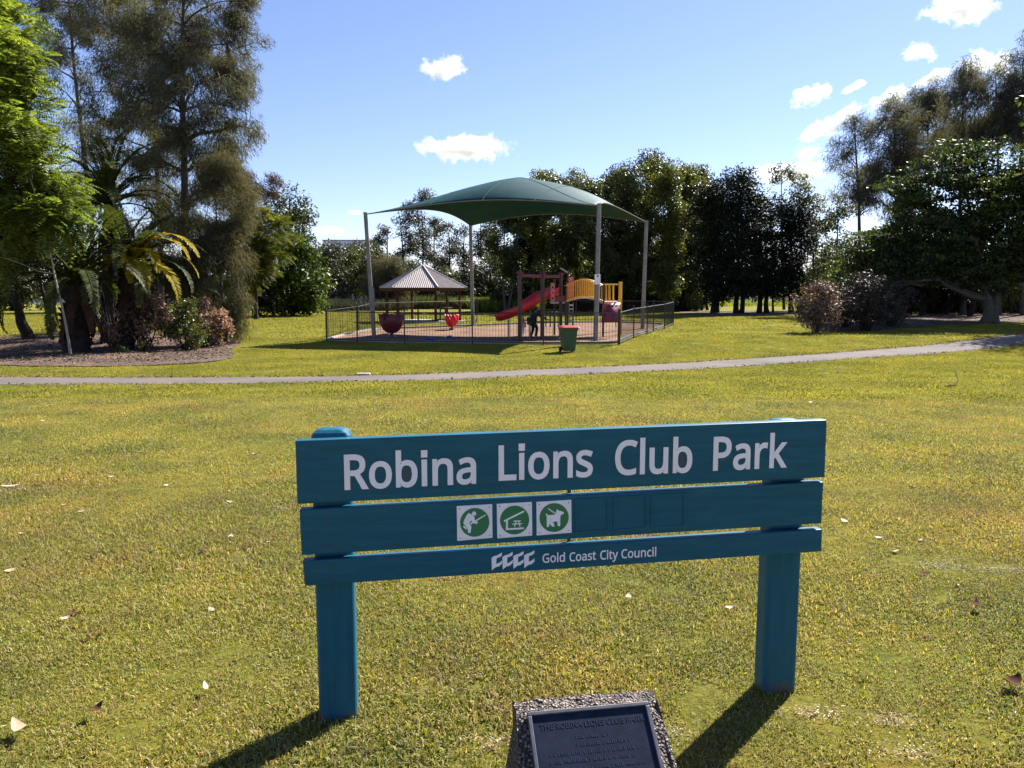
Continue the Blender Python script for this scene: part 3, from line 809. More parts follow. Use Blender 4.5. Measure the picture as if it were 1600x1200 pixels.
zt = .46
tl, tr = hit(800, 1096, zt), hit(1015, 1077, zt); fl, fr = hit(802, 1116, zt), hit(1020, 1101, zt)
xd = (tr - tl).normalized(); yd = Vector((0, 0, 1)).cross(xd)      # yd points away from the viewer
yd = -yd if yd.y < 0 else yd
Wd = (tr - tl).length; dpt = max(.06, (tl - fl).dot(yd))
slope = R(41)
run = .36
root = thing('plaque_stone', ((tl + tr) / 2 + Vector((0, 0, -zt))), 'pebbled concrete plinth with a sloping dark plaque in front of the sign', 'plaque')
mb = MB()
org = (tl + tr) / 2; org.z = 0
hw = Wd / 2
def L3(x, y, z): return org + xd * x + yd * y + Vector((0, 0, z))
# profile in y,z: back bottom, back top, front lip, down the slope, front bottom
prof = [(.02, -.05), (0, zt), (-dpt, zt), (-dpt - run * math.cos(slope), zt - run * math.sin(slope)), (-dpt - run * math.cos(slope) - .01, -.05)]
NX = 22
vs = []; fs = []
pr2 = []
for k in range(len(prof)):
    a, b_ = prof[k], prof[(k + 1) % len(prof)]
    for j in range(7): pr2.append((a[0] + (b_[0] - a[0]) * j / 7, a[1] + (b_[1] - a[1]) * j / 7))
n2 = len(pr2); rr = random.Random(4)
for i in range(NX + 1):
    t = i / NX * 2 - 1
    for (y, z) in pr2:
        fl_ = 1 + .30 * (max(0, zt - .06 - z) / zt) ** 1.2
        e = .006
        vs.append(L3(t * hw * fl_ + rr.uniform(-e, e), y + rr.uniform(-e, e) * .7, z + rr.uniform(-e, e) * .7))
for i in range(NX):
    for k in range(n2):
        fs.append((i * n2 + k, i * n2 + (k + 1) % n2, (i + 1) * n2 + (k + 1) % n2, (i + 1) * n2 + k))
fs.append(tuple(range(n2))); fs.append(tuple(NX * n2 + k for k in range(n2 - 1, -1, -1)))
mb.add(vs, fs); mb.build('plinth', M['pebble'], root, bevel=.004)
# plaque on the slope; local frame: x along, s down the slope, n outward
sl = (-yd * math.cos(slope) - Vector((0, 0, 1)) * math.sin(slope)).normalized()
nl = (-yd * math.sin(slope) + Vector((0, 0, 1)) * math.cos(slope)).normalized()
o0 = L3(-.002, -dpt, zt)
MP = Matrix(((xd.x, -nl.x, -sl.x, o0.x), (xd.y, -nl.y, -sl.y, o0.y), (xd.z, -nl.z, -sl.z, o0.z), (0, 0, 0, 1)))   # local z runs up the slope, -y outward
pw = .83 * hw; tk = pw / .172
mb = MB(); mb.prism([(-pw, -.335), (pw, -.335), (pw, -.006), (-pw, -.006)], MP @ Matrix.Translation((0, .008, 0)), .018)
pq = mb.build('plaque', M['bronze'], root, bevel=.002)
mb = MB(); tt = .007
for q in (((-pw - .004, -.013), (pw + .004, -.013), (pw + .004, -.002), (-pw - .004, -.002)), ((-pw - .004, -.34), (-pw + tt, -.34), (-pw + tt, -.0135), (-pw - .004, -.0135)), ((pw - tt, -.34), (pw + .004, -.34), (pw + .004, -.0135), (pw - tt, -.0135))):
    mb.prism(list(q), MP @ Matrix.Translation((0, -.004, 0)), .011)
mb.build('plaque_frame', M['bronze_rim'], root, bevel=.002)
M['bronze_letter'] = plain('bronze_letter', (.022, .031, .056), .7, .0, spec=.2)
xw = -.146 * tk
for wd, wl in (('THE', .039), ('ROBINA', .074), ('LIONS', .056), ('CLUB', .050), ('PARK', .052)):
    wl *= tk
    Mx = MP @ Matrix(((wl, 0, 0, xw), (0, 1, 0, -.0105), (0, 0, .0145, -.052), (0, 0, 0, 1)))
    me = word_mesh(wd, M['bronze_letter'], Mx, 0, .0004)
    for v_ in me.vertices: v_.co -= parent_origin(pq)
    link('lettering', me, pq); xw += wl + .0075 * tk
# worn, unreadable raised lines of small print
mb = MB(); r3 = random.Random(9)
for row, (a, b_) in enumerate(((-.05, .05), (-.05, .10), (-.13, .12), (-.13, .11), (-.13, .13), (-.10, .1), (-.12, .10), (-.08, .08))):
    z = -.082 - row * .0195; a *= tk; b_ *= tk; x = a
    while x < b_:
        w = r3.uniform(.0012, .004)
        mb.prism([(x, z), (x + w, z), (x + w, z + r3.choice((.0022, .007, .008))), (x, z + .008)], MP @ Matrix.Translation((0, -.0098, 0)), .0008)
        x += w + r3.choice((.002, .002, .0035, .009))
mb.build('worn_small_print', M['bronze_letter'], pq)

# ---------------------------------------------------------------- wheelie bin
D_ = 27.7
bp = on(888, D_); s_ = .96
rt = thing('wheelie_bin', bp, 'green wheelie bin with red lid standing outside the playground fence', 'bin')
rt.rotation_euler = (0, 0, R(12))
lb = MB()
prof = [(-.5, -.5), (.5, -.5), (.5, .5), (-.5, .5)]
vs = []; fs = []
for z, w, d in ((.06, .40, .40), (.80, .52, .56), (.84, .57, .62), (.90, .57, .62)):
    vs += [(x * w, y * d, z * s_) for x, y in prof]
for i in range(3):
    for k in range(4): fs.append((i * 4 + k, i * 4 + (k + 1) % 4, (i + 1) * 4 + (k + 1) % 4, (i + 1) * 4 + k))
fs += [(3, 2, 1, 0), (12, 13, 14, 15)]
lb.add(vs, fs)


def local_build(mb, name, mat, parent, **k):
    """the vertices of mb are already relative to the parent"""
    sv = parent_origin(parent); mb.v = [(v[0] + sv[0], v[1] + sv[1], v[2] + sv[2]) for v in mb.v]
    return mb.build(name, mat, parent, **k)


local_build(lb, 'bin_body', M['bingreen'], rt, bevel=.012)
lb = MB(); vs = []
for z, w, d in ((.902, .62, .66), (.93, .62, .66), (.975, .50, .52), (.99, .36, .36)): vs += [(x * w, y * d - .0, z * s_) for x, y in prof]
lb.add(vs, fs); lid = local_build(lb, 'lid', M['binlid'], rt, bevel=.012)
lb = MB(); lb.tube([(-.24, .38, .87 * s_), (.24, .38, .87 * s_)], .02, 8); local_build(lb, 'handle', M['bingreen'], rt)
for sx in (-1, 1):
    lb = MB(); lb.tube([(sx * .21, .2, .1), (sx * .27, .2, .1)], .1, 16); local_build(lb, 'wheel', M['rubber'], rt)

# ---------------------------------------------------------------- black tubular fence
def fence(points, label, parts_group=None, gate=None):
    rt = thing('metal_fence', points[0], label, 'fence', 'black tubular fences round the playground')
    for p in points:
        mb = MB(); mb.box((p.x, p.y, p.z + FH / 2 + .02), (.052, .052, FH + .14)); mb.box((p.x, p.y, p.z + FH + .10), (.075, .075, .02)); mb.build('post', M['black'], rt)
    for a, b_ in zip(points[:-1], points[1:]):
        mb = MB(); d = b_ - a; n = max(2, int(d.length / .115)); e = d.normalized() * .045
        for zz in (.10, FH - .03):
            mb.tube([a + e + Vector((0, 0, zz)), b_ - e + Vector((0, 0, zz))], .019, 6)
        for k in range(1, n):
            p = a + d * k / n
            mb.tube([p + Vector((0, 0, .10)), p + Vector((0, 0, FH - .03))], .0065, 5)
        mb.build('fence_panel', M['black'], rt)


fence(fpts[:6], 'front run of the black tubular fence facing the path')
fence([fpts[5] + Vector((.07, .1, 0))] + fpts[6:], 'right run of the black tubular fence going away from the bin')
bk = [on(510, 32.8), on(520, 36.2), on(555, 39.5), on(632, 42.0)]
bk = [on(511, 33.2), on(560, 36.8), on(583, 40.5), on(700, 43.0), on(745, 44.0)]
fence(bk, 'back left run of the black tubular fence beside the picnic shelter')
fence([on(900, 46.0), on(950, 45.4), on(1003, 44.4), on(1050, 43.4)], 'back right run of the black tubular fence behind the play bridge')

# ---------------------------------------------------------------- shade sail
HA = EYE + 3.45
cA, cB, cC, cD = [at(*q) for q in ((571, 339, 34.9), (936, 326, 31.5), (1010, 350, 38.8), (735, 355, 40.7))]
for c in (cA, cB, cC, cD): c.z = HA
mid = (cA + cB + cC + cD) / 4
sail = thing('shade_sail', (mid.x, mid.y, g(mid.x, mid.y)), 'big green fabric shade sail stretched over the playground on four poles', 'shade sail')
Ns = 36; vs = []
for j in range(Ns + 1):
    for i_ in range(Ns + 1):
        s1 = i_ / Ns * 2 - 1; t1 = j / Ns * 2 - 1
        p = (cA * (1 - s1) * (1 - t1) + cB * (1 + s1) * (1 - t1) + cC * (1 + s1) * (1 + t1) + cD * (1 - s1) * (1 + t1)) / 4
        a_, b2 = 1 - s1 * s1, 1 - t1 * t1
        p = p + (mid - p) * (.13 * (a_ * t1 * t1 + b2 * s1 * s1))
        z = HA + .46 * (a_ + b2) * (1 - .35 * a_ * b2) + 1.20 * (1 - abs(s1) ** 1.35) * (1 - abs(t1) ** 1.35)
        vs.append((p.x, p.y, z))
fs = [(j * (Ns + 1) + i_, j * (Ns + 1) + i_ + 1, (j + 1) * (Ns + 1) + i_ + 1, (j + 1) * (Ns + 1) + i_) for j in range(Ns) for i_ in range(Ns)]
m, nt, b = new_mat('shade_cloth')
w1 = noise(nt, 1.6, 4)
c = ramp(nt, w1, [(.3, (.004, .050, .060)), (.7, (.007, .072, .082))])
nt.links.new(c, b.inputs['Base Color']); b.inputs['Roughness'].default_value = .65; b.inputs['Specular IOR Level'].default_value = .18
t = nd(nt, 'ShaderNodeBsdfTranslucent'); t.inputs[0].default_value = (.008, .075, .062, 1)
mx = nd(nt, 'ShaderNodeMixShader'); mx.inputs[0].default_value = .22
nt.links.new(b.outputs[0], mx.inputs[1]); nt.links.new(t.outputs[0], mx.inputs[2]); nt.links.new(mx.outputs[0], nt.nodes['Material Output'].inputs['Surface'])
M['cloth'] = m
mb = MB(); mb.add(vs, fs); cl = mb.build('canopy', M['cloth'], sail, smooth=True)
sm = cl.modifiers.new('thick', 'SOLIDIFY'); sm.thickness = .012
idx = lambda i_, j: Vector(vs[j * (Ns + 1) + i_])
M['seam'] = plain('seam_tape', (.06, .17, .16), .4)
mb = MB()
for k in range(Ns):   # hip seams from corners to the peak and two cross seams
    for a, b_ in (((k, k), (k + 1, k + 1)), ((k, Ns - k), (k + 1, Ns - k - 1)), ((Ns // 2, k), (Ns // 2, k + 1)), ((Ns // 4, k), (Ns // 4, k + 1)), ((3 * Ns // 4, k), (3 * Ns // 4, k + 1))):
        mb.tube([idx(*a) + Vector((0, 0, .012)), idx(*b_) + Vector((0, 0, .012))], .010, 5, False)
mb.build('seam', M['seam'], cl)
mb = MB()
for e in ([(k, 0) for k in range(Ns + 1)], [(Ns, k) for k in range(Ns + 1)], [(k, Ns) for k in range(Ns + 1)], [(0, k) for k in range(Ns + 1)]):
    mb.tube([idx(*q) for q in e], .022, 6)
mb.build('edge_cable', M['galv'], sail)
for c, px, lean in ((cA, 580, (.28, 0)), (cB, 933, (-.08, 0)), (cC, 1005.5, (-.10, 0)), (cD, 738.5, (.1, 0))):
    bx, by = c.x + lean[0], c.y - .02
    mb = MB(); mb.tube([(bx, by, g(bx, by) - .1), (c.x, c.y, c.z + .05)], [.10, .085], 14); mb.tube([(bx, by, g(bx, by)), (bx, by, g(bx, by) + .05)], .19, 14)
    mb.box((c.x, c.y, c.z + .06), (.16, .16, .05))
    mb.build('pole', M['galv'], sail, smooth=False)
p = Vector((cB.x - .04, cB.y - .13, zat(437, 31.4)))
nb = thing('notice_board', (p.x, p.y + .03, p.z), 'small white rules notice fixed to the front right sail pole', 'notice')
mb = MB(); mb.box(p, (.235, .012, .43)); mb.build('board', M['plate'], nb, bevel=.003)
mb = MB(); mb.prism([(-.035, .12), (.03, .11), (.05, .15), (.02, .19), (-.01, .16), (-.04, .17)], Matrix.Translation(p + Vector((0, -.0065, 0))), .002); mb.build('pictogram', M['screw'], nb)
mb = MB(); mb.box(p + Vector((0, -.0075, -.205)), (.235, .003, .022)); mb.build('dark_strip', M['screw'], nb)
for zz in (.12, -.12):
    mb = MB(); mb.tube([p + Vector((0, .1, zz - .012)), p + Vector((0, .1, zz + .012))], .1, 14); mb.build('bracket', M['galv'], nb)

# thin lamp post beside the left sail pole
q = on(584.5, 34.2)
mb = MB(); mb.tube([q, q + Vector((0, 0, 2.1))], [.055, .05], 10); mb.tube([q + Vector((0, 0, 2.1)), q + Vector((-.05, 0, 2.25))], [.05, .03], 10)
rt = mb.build('bollard_post', M['galv']); tag(rt, 'short pale steel post standing against the left sail pole', 'post')

# ---------------------------------------------------------------- picnic shelter
D_ = 47.0
ap = at(660, 415, D_); ev = zat(450, D_)
cx, cy = xat(661, D_, 2), D_; gz = g(cx, cy)
Rr = 69 / F_PX * D_
shel = thing('picnic_shelter', (cx, cy, gz), 'six sided picnic shelter with ribbed grey roof and dark timber posts', 'shelter')
m, nt, b = new_mat('ribbed_roof')
nt.links.new(ramp(nt, noise(nt, 3, 4), [(.3, (.17, .145, .14)), (.7, (.24, .205, .195))]), b.inputs['Base Color']); b.inputs['Roughness'].default_value = .4; b.inputs['Metallic'].default_value = .25
M['roof'] = m
M['roof_cap'] = plain('roof_cap', (.42, .39, .37), .45, .2)
top = Vector((cx, cy, ap.z)); off = R(-5)
cor = [Vector((cx + Rr * math.cos(R(60) * k + off), cy + Rr * math.sin(R(60) * k + off), ev)) for k in range(6)]
mb = MB()
for k in range(6):   # corrugated facets: ribs run down the slope
    a, b_ = cor[k], cor[(k + 1) % 6]; nr = 44; e = b_ - a; eh = e.normalized(); mid_ = (a + b_) / 2
    dn = (mid_ - top); nrm = e.cross(dn).normalized(); nrm = nrm if nrm.z > 0 else -nrm
    vs = []
    for i_ in range(nr + 1):
        t = i_ / nr; h = .026 if i_ % 2 else 0
        lowp = a + e * t; f = 1 - abs(2 * t - 1)      # the rib runs straight down the slope from the hip
        up = lowp - (mid_ - top) * f
        vs += [lowp + nrm * h, up + nrm * h]
    fs = [(2 * i_, 2 * i_ + 2, 2 * i_ + 3, 2 * i_ + 1) for i_ in range(nr)]
    mb.add(vs, fs)
rf = mb.build('roof', M['roof'], shel)
sm = rf.modifiers.new('thick', 'SOLIDIFY'); sm.thickness = .02; sm.offset = -1
for k in range(6):
    mb = MB(); mb.tube([top + Vector((0, 0, .03)), cor[k] + Vector((0, 0, .03))], .055, 6); mb.build('ridge_cap', M['roof_cap'], shel)
mb = MB()
for k in range(6):
    a, b_ = cor[k], cor[(k + 1) % 6]; d = b_ - a
    ins = (Vector((cx, cy, 0)) - Vector(((a + b_).x / 2, (a + b_).y / 2, 0))).normalized() * .06
    mb.box((a + b_) / 2 + ins + Vector((0, 0, -.10)), (d.length - .08, .05, .17), d.to_track_quat('X', 'Z').to_matrix())
mb.build('fascia', M['wood'], shel)
for k in range(6):
    p = Vector((cx, cy, 0)) + (cor[k] - Vector((cx, cy, ev))) * .83
    mb = MB(); mb.box((p.x, p.y, (gz + ev) / 2 - .02), (.15, .15, ev - gz - .05)); mb.build('post', M['wood'], shel)
for k in range(3):
    a = Vector((cx, cy, ev - .22)) + (cor[k] - Vector((cx, cy, ev))) * .83; b_ = Vector((cx, cy, ev - .22)) + (cor[(k + 1) % 6] - Vector((cx, cy, ev))) * .83
mb = MB(); mb.lathe((cx, cy, gz), [(Rr * .98, -.05), (Rr * .98, .06)], 6, Matrix.Rotation(off, 3, 'Z')); mb.build('slab', M['slab'], shel)
tb = None
for k, (dx, dy, rz, lab) in enumerate(((-.9, -.2, R(8), 'dark picnic table under the shelter, left of the pair'), (1.15, .3, R(80), 'dark picnic table under the shelter, right of the pair'))):
    t0 = Vector((cx + dx, cy + dy, gz + .065))
    if tb is None:
        rt = thing('picnic_table', (0, 0, 0), lab, 'picnic table', 'picnic tables under the shelter')
        mb = MB()
        for j in range(5): mb.box((0, -.32 + .16 * j, .74), (1.7, .14, .045))
        mb.build('table_top', M['wood'], rt)
        for sy in (-1, 1):
            mb = MB(); mb.box((0, sy * .72, .44), (1.7, .24, .045)); mb.build('bench_seat', M['wood'], rt)
        for sx in (-1, 1):
            mb = MB(); mb.box((sx * .6, 0, .36), (.08, .08, .72)); mb.box((sx * .6, 0, .39), (.07, 1.4, .06)); mb.box((sx * .6, 0, .03), (.08, 1.1, .06)); mb.build('leg', M['darkmetal'], rt)
        tb = rt; rt.location = t0; rt.rotation_euler = (0, 0, rz)
    else:
        c = copy_tree(tb); c.location = t0; c.rotation_euler = (0, 0, rz); c['label'] = lab

# ---------------------------------------------------------------- play equipment
PD = 33.4
pb = on(890, PD)
play = thing('play_structure', pb, 'red and yellow climbing frame with slide, arched bridge and ladder', 'play structure')


def post_at(px, topy, D, r=.055, mat='brownpost', cap=None, parent=play, basez=None):
    b_ = on(px, D); mb = MB(); zt_ = zat(topy, D)
    mb.tube([(b_.x, D, (b_.z if basez is None else basez) - .05), (b_.x, D, zt_)], r, 10)
    o = mb.build('post', M[mat], parent)
    if cap:
        mb = MB(); mb.lathe((b_.x, D, zt_), [(r * 1.4, -.03), (r * 1.5, .03), (r * .9, .09), (.01, .11)], 12); mb.build('post_cap', M[cap], o, smooth=True)
    return Vector((b_.x, D, zt_))


def seg(name, mat, pts, r, parent=play, n=8):
    mb = MB(); mb.tube([at(x, y, D) for x, y, D in pts], r, n); return mb.build(name, M[mat], parent)


# overhead frame on the left: three posts under a maroon beam
a = post_at(812, 427, 31.6, .085, 'brownpost', 'maroon'); b_ = post_at(847.5, 429, 32.6, .085, 'brownpost', 'maroon'); c = post_at(876, 429, 33.6, .075, 'brownpost', 'maroon')
for p, q in ((a, b_), (b_, c)):
    mb = MB(); d = q - p; mb.box((p + q) / 2 + Vector((0, 0, -.08)), (d.length - .16, .06, .13), d.to_track_quat('X', 'Z').to_matrix()); mb.build('beam', M['maroon'], play, bevel=.01)
# tower posts and decks
for px, ty, D, mat in ((866, 436, 34.8, 'brownpost'), (884, 440, 33.5, 'brownpost'), (887, 424, 35.2, 'brownpost'), (895, 430, 34.4, 'brownpost'), (942.5, 441, 33.2, 'brownpost'), (942, 441, 34.4, 'brownpost'), (967, 440, 33.4, 'yellow'), (970, 440, 34.5, 'yellow')):
    post_at(px, ty, D, .042, mat)
for (x0, y0, x1, y1, D0, D1, mat) in ((862, 473, 886, 473, 33.6, 35.0, 'cream'), (942, 472.5, 969, 472.5, 33.3, 34.6, 'cream')):
    p, q = at(x0, y0, D0), at(x1, y1, D0); mb = MB()
    mb.box(((p.x + q.x) / 2, (D0 + D1) / 2, p.z), (q.x - p.x, D1 - D0, .07)); mb.build('deck', M[mat], play, bevel=.008)
mb = MB(); p, q = at(866, 462, 33.5), at(884, 471, 33.5); mb.box(((p.x + q.x) / 2, 33.55, (p.z + q.z) / 2), (q.x - p.x, .04, abs(p.z - q.z))); mb.build('side_panel', M['maroon'], play, bevel=.01)
mb = MB(); p, q = at(875, 427, 35), at(886, 421, 35); mb.tube([at(876, 419, 35.2), at(886, 425, 34.6)], .035, 6); mb.build('roof_pole', M['cream'], play)
# arched bridge: planks and two yellow side rails with bars
def arch(t, h0, h1):   # t 0..1, pixel y
    return h0 + (h1 - h0) * math.sin(math.pi * t)
Xa, Xb = 884.5, 943.0
mb = MB()
for k in range(22):
    t = (k + .5) / 22; x = Xa + (Xb - Xa) * t
    p = at(x, arch(t, 471.5, 465.5), 33.3)
    mb.box((p.x, 33.85, p.z), (.072, 1.05, .05))
mb.build('bridge_deck', M['cream'], play)
for D in (33.3, 34.4):
    mb = MB(); ztop = lambda t: zat(arch(t, 446.5, 436.5), 33.3); zbot = lambda t: zat(arch(t, 470.5, 463.5), 33.3); xx = lambda t: xat(Xa + (Xb - Xa) * t, 33.3, 1.5)
    T = [k / 20 for k in range(21)]
    mb.tube([(xx(t), D, ztop(t)) for t in T], .026, 7); mb.tube([(xx(t), D, zbot(t)) for t in T], .026, 7)
    for k in range(1, 20):
        t = k / 20; mb.tube([(xx(t), D, zbot(t)), (xx(t), D, ztop(t))], .017 if D > 34 else .020, 6)
    mb.build('bridge_railing', M['yellow'], play)
for D in (33.3, 34.5):
    mb = MB(); mb.tube([at(943, 444.5, D), at(966, 444.5, D)], .026, 7); mb.tube([at(943, 470, D), at(966, 470, D)], .02, 7)
    for x in ((950.5, 957.5) if D < 34 else (947, 953, 959)): mb.tube([at(x, 444.5, D), at(x, 470, D)], .02, 6)
    mb.build('platform_railing', M['yellow'], play)
mb = MB(); mb.prism([(-.5, 0), (.5, 0), (.5, .5), (-.5, .5)], Matrix.Translation((0, 0, 0)), .01); mb = MB()
p = at(955, 474, 33.2); q = at(953, 503.5, 32.7)
w = .37; vs = []
for k in range(9):
    t = k / 8; c = p.lerp(q, t); bulge = -.12 * math.sin(t * math.pi)
    vs += [(c.x - w, c.y + bulge, c.z), (c.x + w * (1 - .15 * t * t), c.y + bulge, c.z)]
mb.add(vs, [(2 * k, 2 * k + 1, 2 * k + 3, 2 * k + 2) for k in range(8)])
cp = mb.build('climbing_panel', M['maroon'], play, smooth=True); sm = cp.modifiers.new('t', 'SOLIDIFY'); sm.thickness = .04
for x in (944, 962):
    seg('panel_leg', 'galv', [(x, 503, 32.8), (x + (1 if x > 950 else -1), 511, 32.7)], .02)
seg('handrail', 'galv', [(964, 474, 33.1), (963, 490, 32.8), (960, 503, 32.6)], .018)
# pierced red-pink totems
for (x, y0, y1, D, wd, mat, lab) in ((863.5, 442, 470.5, 33.3, .17, 'pinkred', 'faded pink red pierced panel beside the slide top'), (892, 433, 441, 33.0, .19, 'pinkred', 'faded red round top panel at the bridge entrance'), (892.2, 441.4, 464, 33.0, .17, 'orange', 'orange lower panel at the bridge entrance')):
    zt_, zb_ = zat(y0, D), zat(y1, D); X0_ = xat(x, D, 1.7); h = zt_ - zb_; mb = MB()
    n = 10
    for k in range(n):    # wavy edged panel from strips, with openings between paired bars
        z0_, z1_ = zb_ + h * k / n, zb_ + h * (k + 1) / n
        wv = wd * (1 + .13 * math.sin(k * 1.9))
        if k % 3 == 1 and mat == 'pinkred':
            mb.box((X0_ - wv * .36, D, (z0_ + z1_) / 2), (wv * .3, .04, z1_ - z0_ + .002)); mb.box((X0_ + wv * .36, D, (z0_ + z1_) / 2), (wv * .3, .04, z1_ - z0_ + .002))
        else: mb.box((X0_, D, (z0_ + z1_) / 2), (wv, .04, z1_ - z0_ + .002))
    o = mb.build('play_panel', M[mat], play); o['label'] = lab
# curved slide: U-shaped chute
cl_ = [(868, 461, 34.4), (858, 464.5, 34.0), (848, 468, 33.6), (838, 474, 33.3), (828, 481, 33.1), (818, 487, 33.0), (808, 492.5, 33.0), (797, 497, 33.1), (786, 500.5, 33.3), (781, 501.5, 33.4)]
pts = [at(*q) for q in cl_]
U_ = [(-.30, .34), (-.27, .10), (-.2, .01), (0, -.02), (.2, .01), (.27, .10), (.30, .34)]
vs = []
for k, p in enumerate(pts):
    d = (pts[min(k + 1, len(pts) - 1)] - pts[max(k - 1, 0)]).normalized(); sd_ = Vector((0, 0, 1)).cross(d).normalized(); upv = d.cross(sd_)
    for a_, h in U_: vs.append(p + sd_ * a_ + upv * h)
n = len(U_); fs = [(k * n + i_, k * n + i_ + 1, (k + 1) * n + i_ + 1, (k + 1) * n + i_) for k in range(len(pts) - 1) for i_ in range(n - 1)]
mb = MB(); mb.add(vs, fs); so = mb.build('slide', M['red'], play, smooth=True); sm = so.modifiers.new('t', 'SOLIDIFY'); sm.thickness = .035
for x, y, D in ((828, 484, 33.1), (795, 499, 33.2)):
    p = at(x, y, D); mb = MB(); mb.tube([(p.x, D, g(p.x, D)), (p.x, D, p.z)], .035, 8); mb.build('slide_support', M['galv'], play)
# ladder with steps and small seat decks below
for x in (889.5, 895.5): seg('ladder_rail', 'galv', [(x, 474, 33.0), (x, 505, 32.7)], .02)
for y in (477, 483, 489, 495, 501): seg('ladder_step', 'cream', [(889.5, y, 32.9), (895.5, y, 32.9)], .025)
for (x0, x1, y, D) in ((851, 874, 492, 33.8), (855, 872, 484, 34.5)):
    p, q = at(x0, y, D), at(x1, y, D); mb = MB(); mb.box(((p.x + q.x) / 2, D, p.z), (q.x - p.x, .4, .05)); o = mb.build('play_bench', M['darkmetal'], play)
for x in (853, 860, 866, 872): seg('bench_leg', 'darkmetal', [(x, 484, 34.0), (x, 511, 33.9)], .025)
seg('low_rail', 'galv', [(820, 500, 33.8), (840, 503, 33.8), (872, 503, 33.8)], .03)

# ---------------------------------------------------------------- tulip spinner and spring rider
def tulip(px, D, wpx, ytop, ybot, label, mat, name, ng, petals=5):
    b_ = on(px, D); rt = thing(name, b_, label, 'play spinner' if name == 'tulip_spinner' else 'spring rider')
    zt_ = zat(ytop, D); rad = wpx / 2 / F_PX * D; H_ = zt_ - b_.z
    mb = MB(); n = 60; vs = []; prof = [(.06, .18), (.38, .22), (.66, .34), (.86, .52), (.95, .60)]
    for r_, h in prof:
        for k in range(n): a_ = 2 * math.pi * k / n; vs.append((b_.x + rad * r_ * math.cos(a_), b_.y + rad * r_ * math.sin(a_), b_.z + H_ * h))
    for k in range(n):
        a_ = 2 * math.pi * k / n; pk = abs(math.cos(a_ * petals / 2 + .4)) ** .6
        vs.append((b_.x + rad * (.97 + .08 * pk) * math.cos(a_), b_.y + rad * (.97 + .08 * pk) * math.sin(a_), b_.z + H_ * (.56 + .48 * pk)))
    m_ = len(prof) + 1
    fs = [(i_ * n + k, i_ * n + (k + 1) % n, (i_ + 1) * n + (k + 1) % n, (i_ + 1) * n + k) for i_ in range(m_ - 1) for k in range(n)]
    fs.append(tuple(range(n - 1, -1, -1)))
    mb.add(vs, fs); o = mb.build('cup', M[mat], rt, smooth=True); sm = o.modifiers.new('t', 'SOLIDIFY'); sm.thickness = .05
    mb = MB(); mb.lathe(b_, [(rad * .42, -.03), (rad * .40, .06), (rad * .14, .1), (rad * .12, H_ * .22)], 18); mb.build('pedestal', M['darkmetal'], rt)


tulip(612, 34.2, 39, 491, 517, 'dark red tulip shaped spinner seat beside the left sail pole', 'maroon', 'tulip_spinner', 1)
tulip(706, 38.5, 22, 492, 508, 'small bright red cup shaped rider in the middle of the softfall', 'red', 'cup_rider', 1, 6)
for px, D, lab in ((672, 32.6, 'blue cloth lying on the shaded softfall, nearer of the two'), (702, 33.6, 'pale blue cloth lying on the softfall, farther of the two')):
    p = on(px, D); mb = MB(); vs = []; r5 = random.Random(px)
    for j in range(7):
        for i_ in range(9): vs.append((p.x + (i_ - 4) * .075, p.y + (j - 3) * .07, p.z + .035 + .05 * r5.random() + (.05 if 2 < i_ < 6 else 0)))
    mb.add(vs, [(j * 9 + i_, j * 9 + i_ + 1, (j + 1) * 9 + i_ + 1, (j + 1) * 9 + i_) for j in range(6) for i_ in range(8)])
    o = mb.build('blue_cloth', M['paleblue' if 'pale' in lab else 'blue'], smooth=True); sm = o.modifiers.new('t', 'SOLIDIFY'); sm.thickness = .02
    tag(o, lab, 'cloth', 'cloths on the softfall')

# white low bench under the glossy tree
b_ = on(416, 56); rt = thing('park_bench', b_, 'low white bench in the shade beside the glossy tree', 'bench')
mb = MB(); mb.box((b_.x, b_.y, b_.z + .42), (1.5, .4, .07)); mb.build('seat', M['whitewall'], rt, bevel=.01)
for sx in (-1, 1):
    mb = MB(); mb.box((b_.x + sx * .55, b_.y, b_.z + .19), (.12, .34, .385)); mb.build('leg', M['slab'], rt)

# ---------------------------------------------------------------- people
def skin_body(joints, edges, rad, mat, name, parent, levels=2, root=0):
    me = bpy.data.meshes.new(name); me.from_pydata(joints, edges, []); me.materials.append(mat)
    o = bpy.data.objects.new(name, me); COL.objects.link(o)
    sk = o.modifiers.new('skin', 'SKIN'); sk.use_smooth_shade = True
    for v_, r_ in zip(me.skin_vertices[0].data, rad): v_.radius = (r_, r_) if not hasattr(r_, '__len__') else r_
    for k, v_ in enumerate(me.skin_vertices[0].data): v_.use_root = (k == root)
    ss = o.modifiers.new('sub', 'SUBSURF'); ss.levels = levels; ss.render_levels = levels
    e = bpy.data.meshes.new_from_object(o.evaluated_get(bpy.context.evaluated_depsgraph_get()))
    bpy.data.objects.remove(o)
    e.materials.clear(); e.materials.append(mat)
    q = bpy.data.objects.new(name, e); COL.objects.link(q)
    if parent: q.parent = parent
    return q


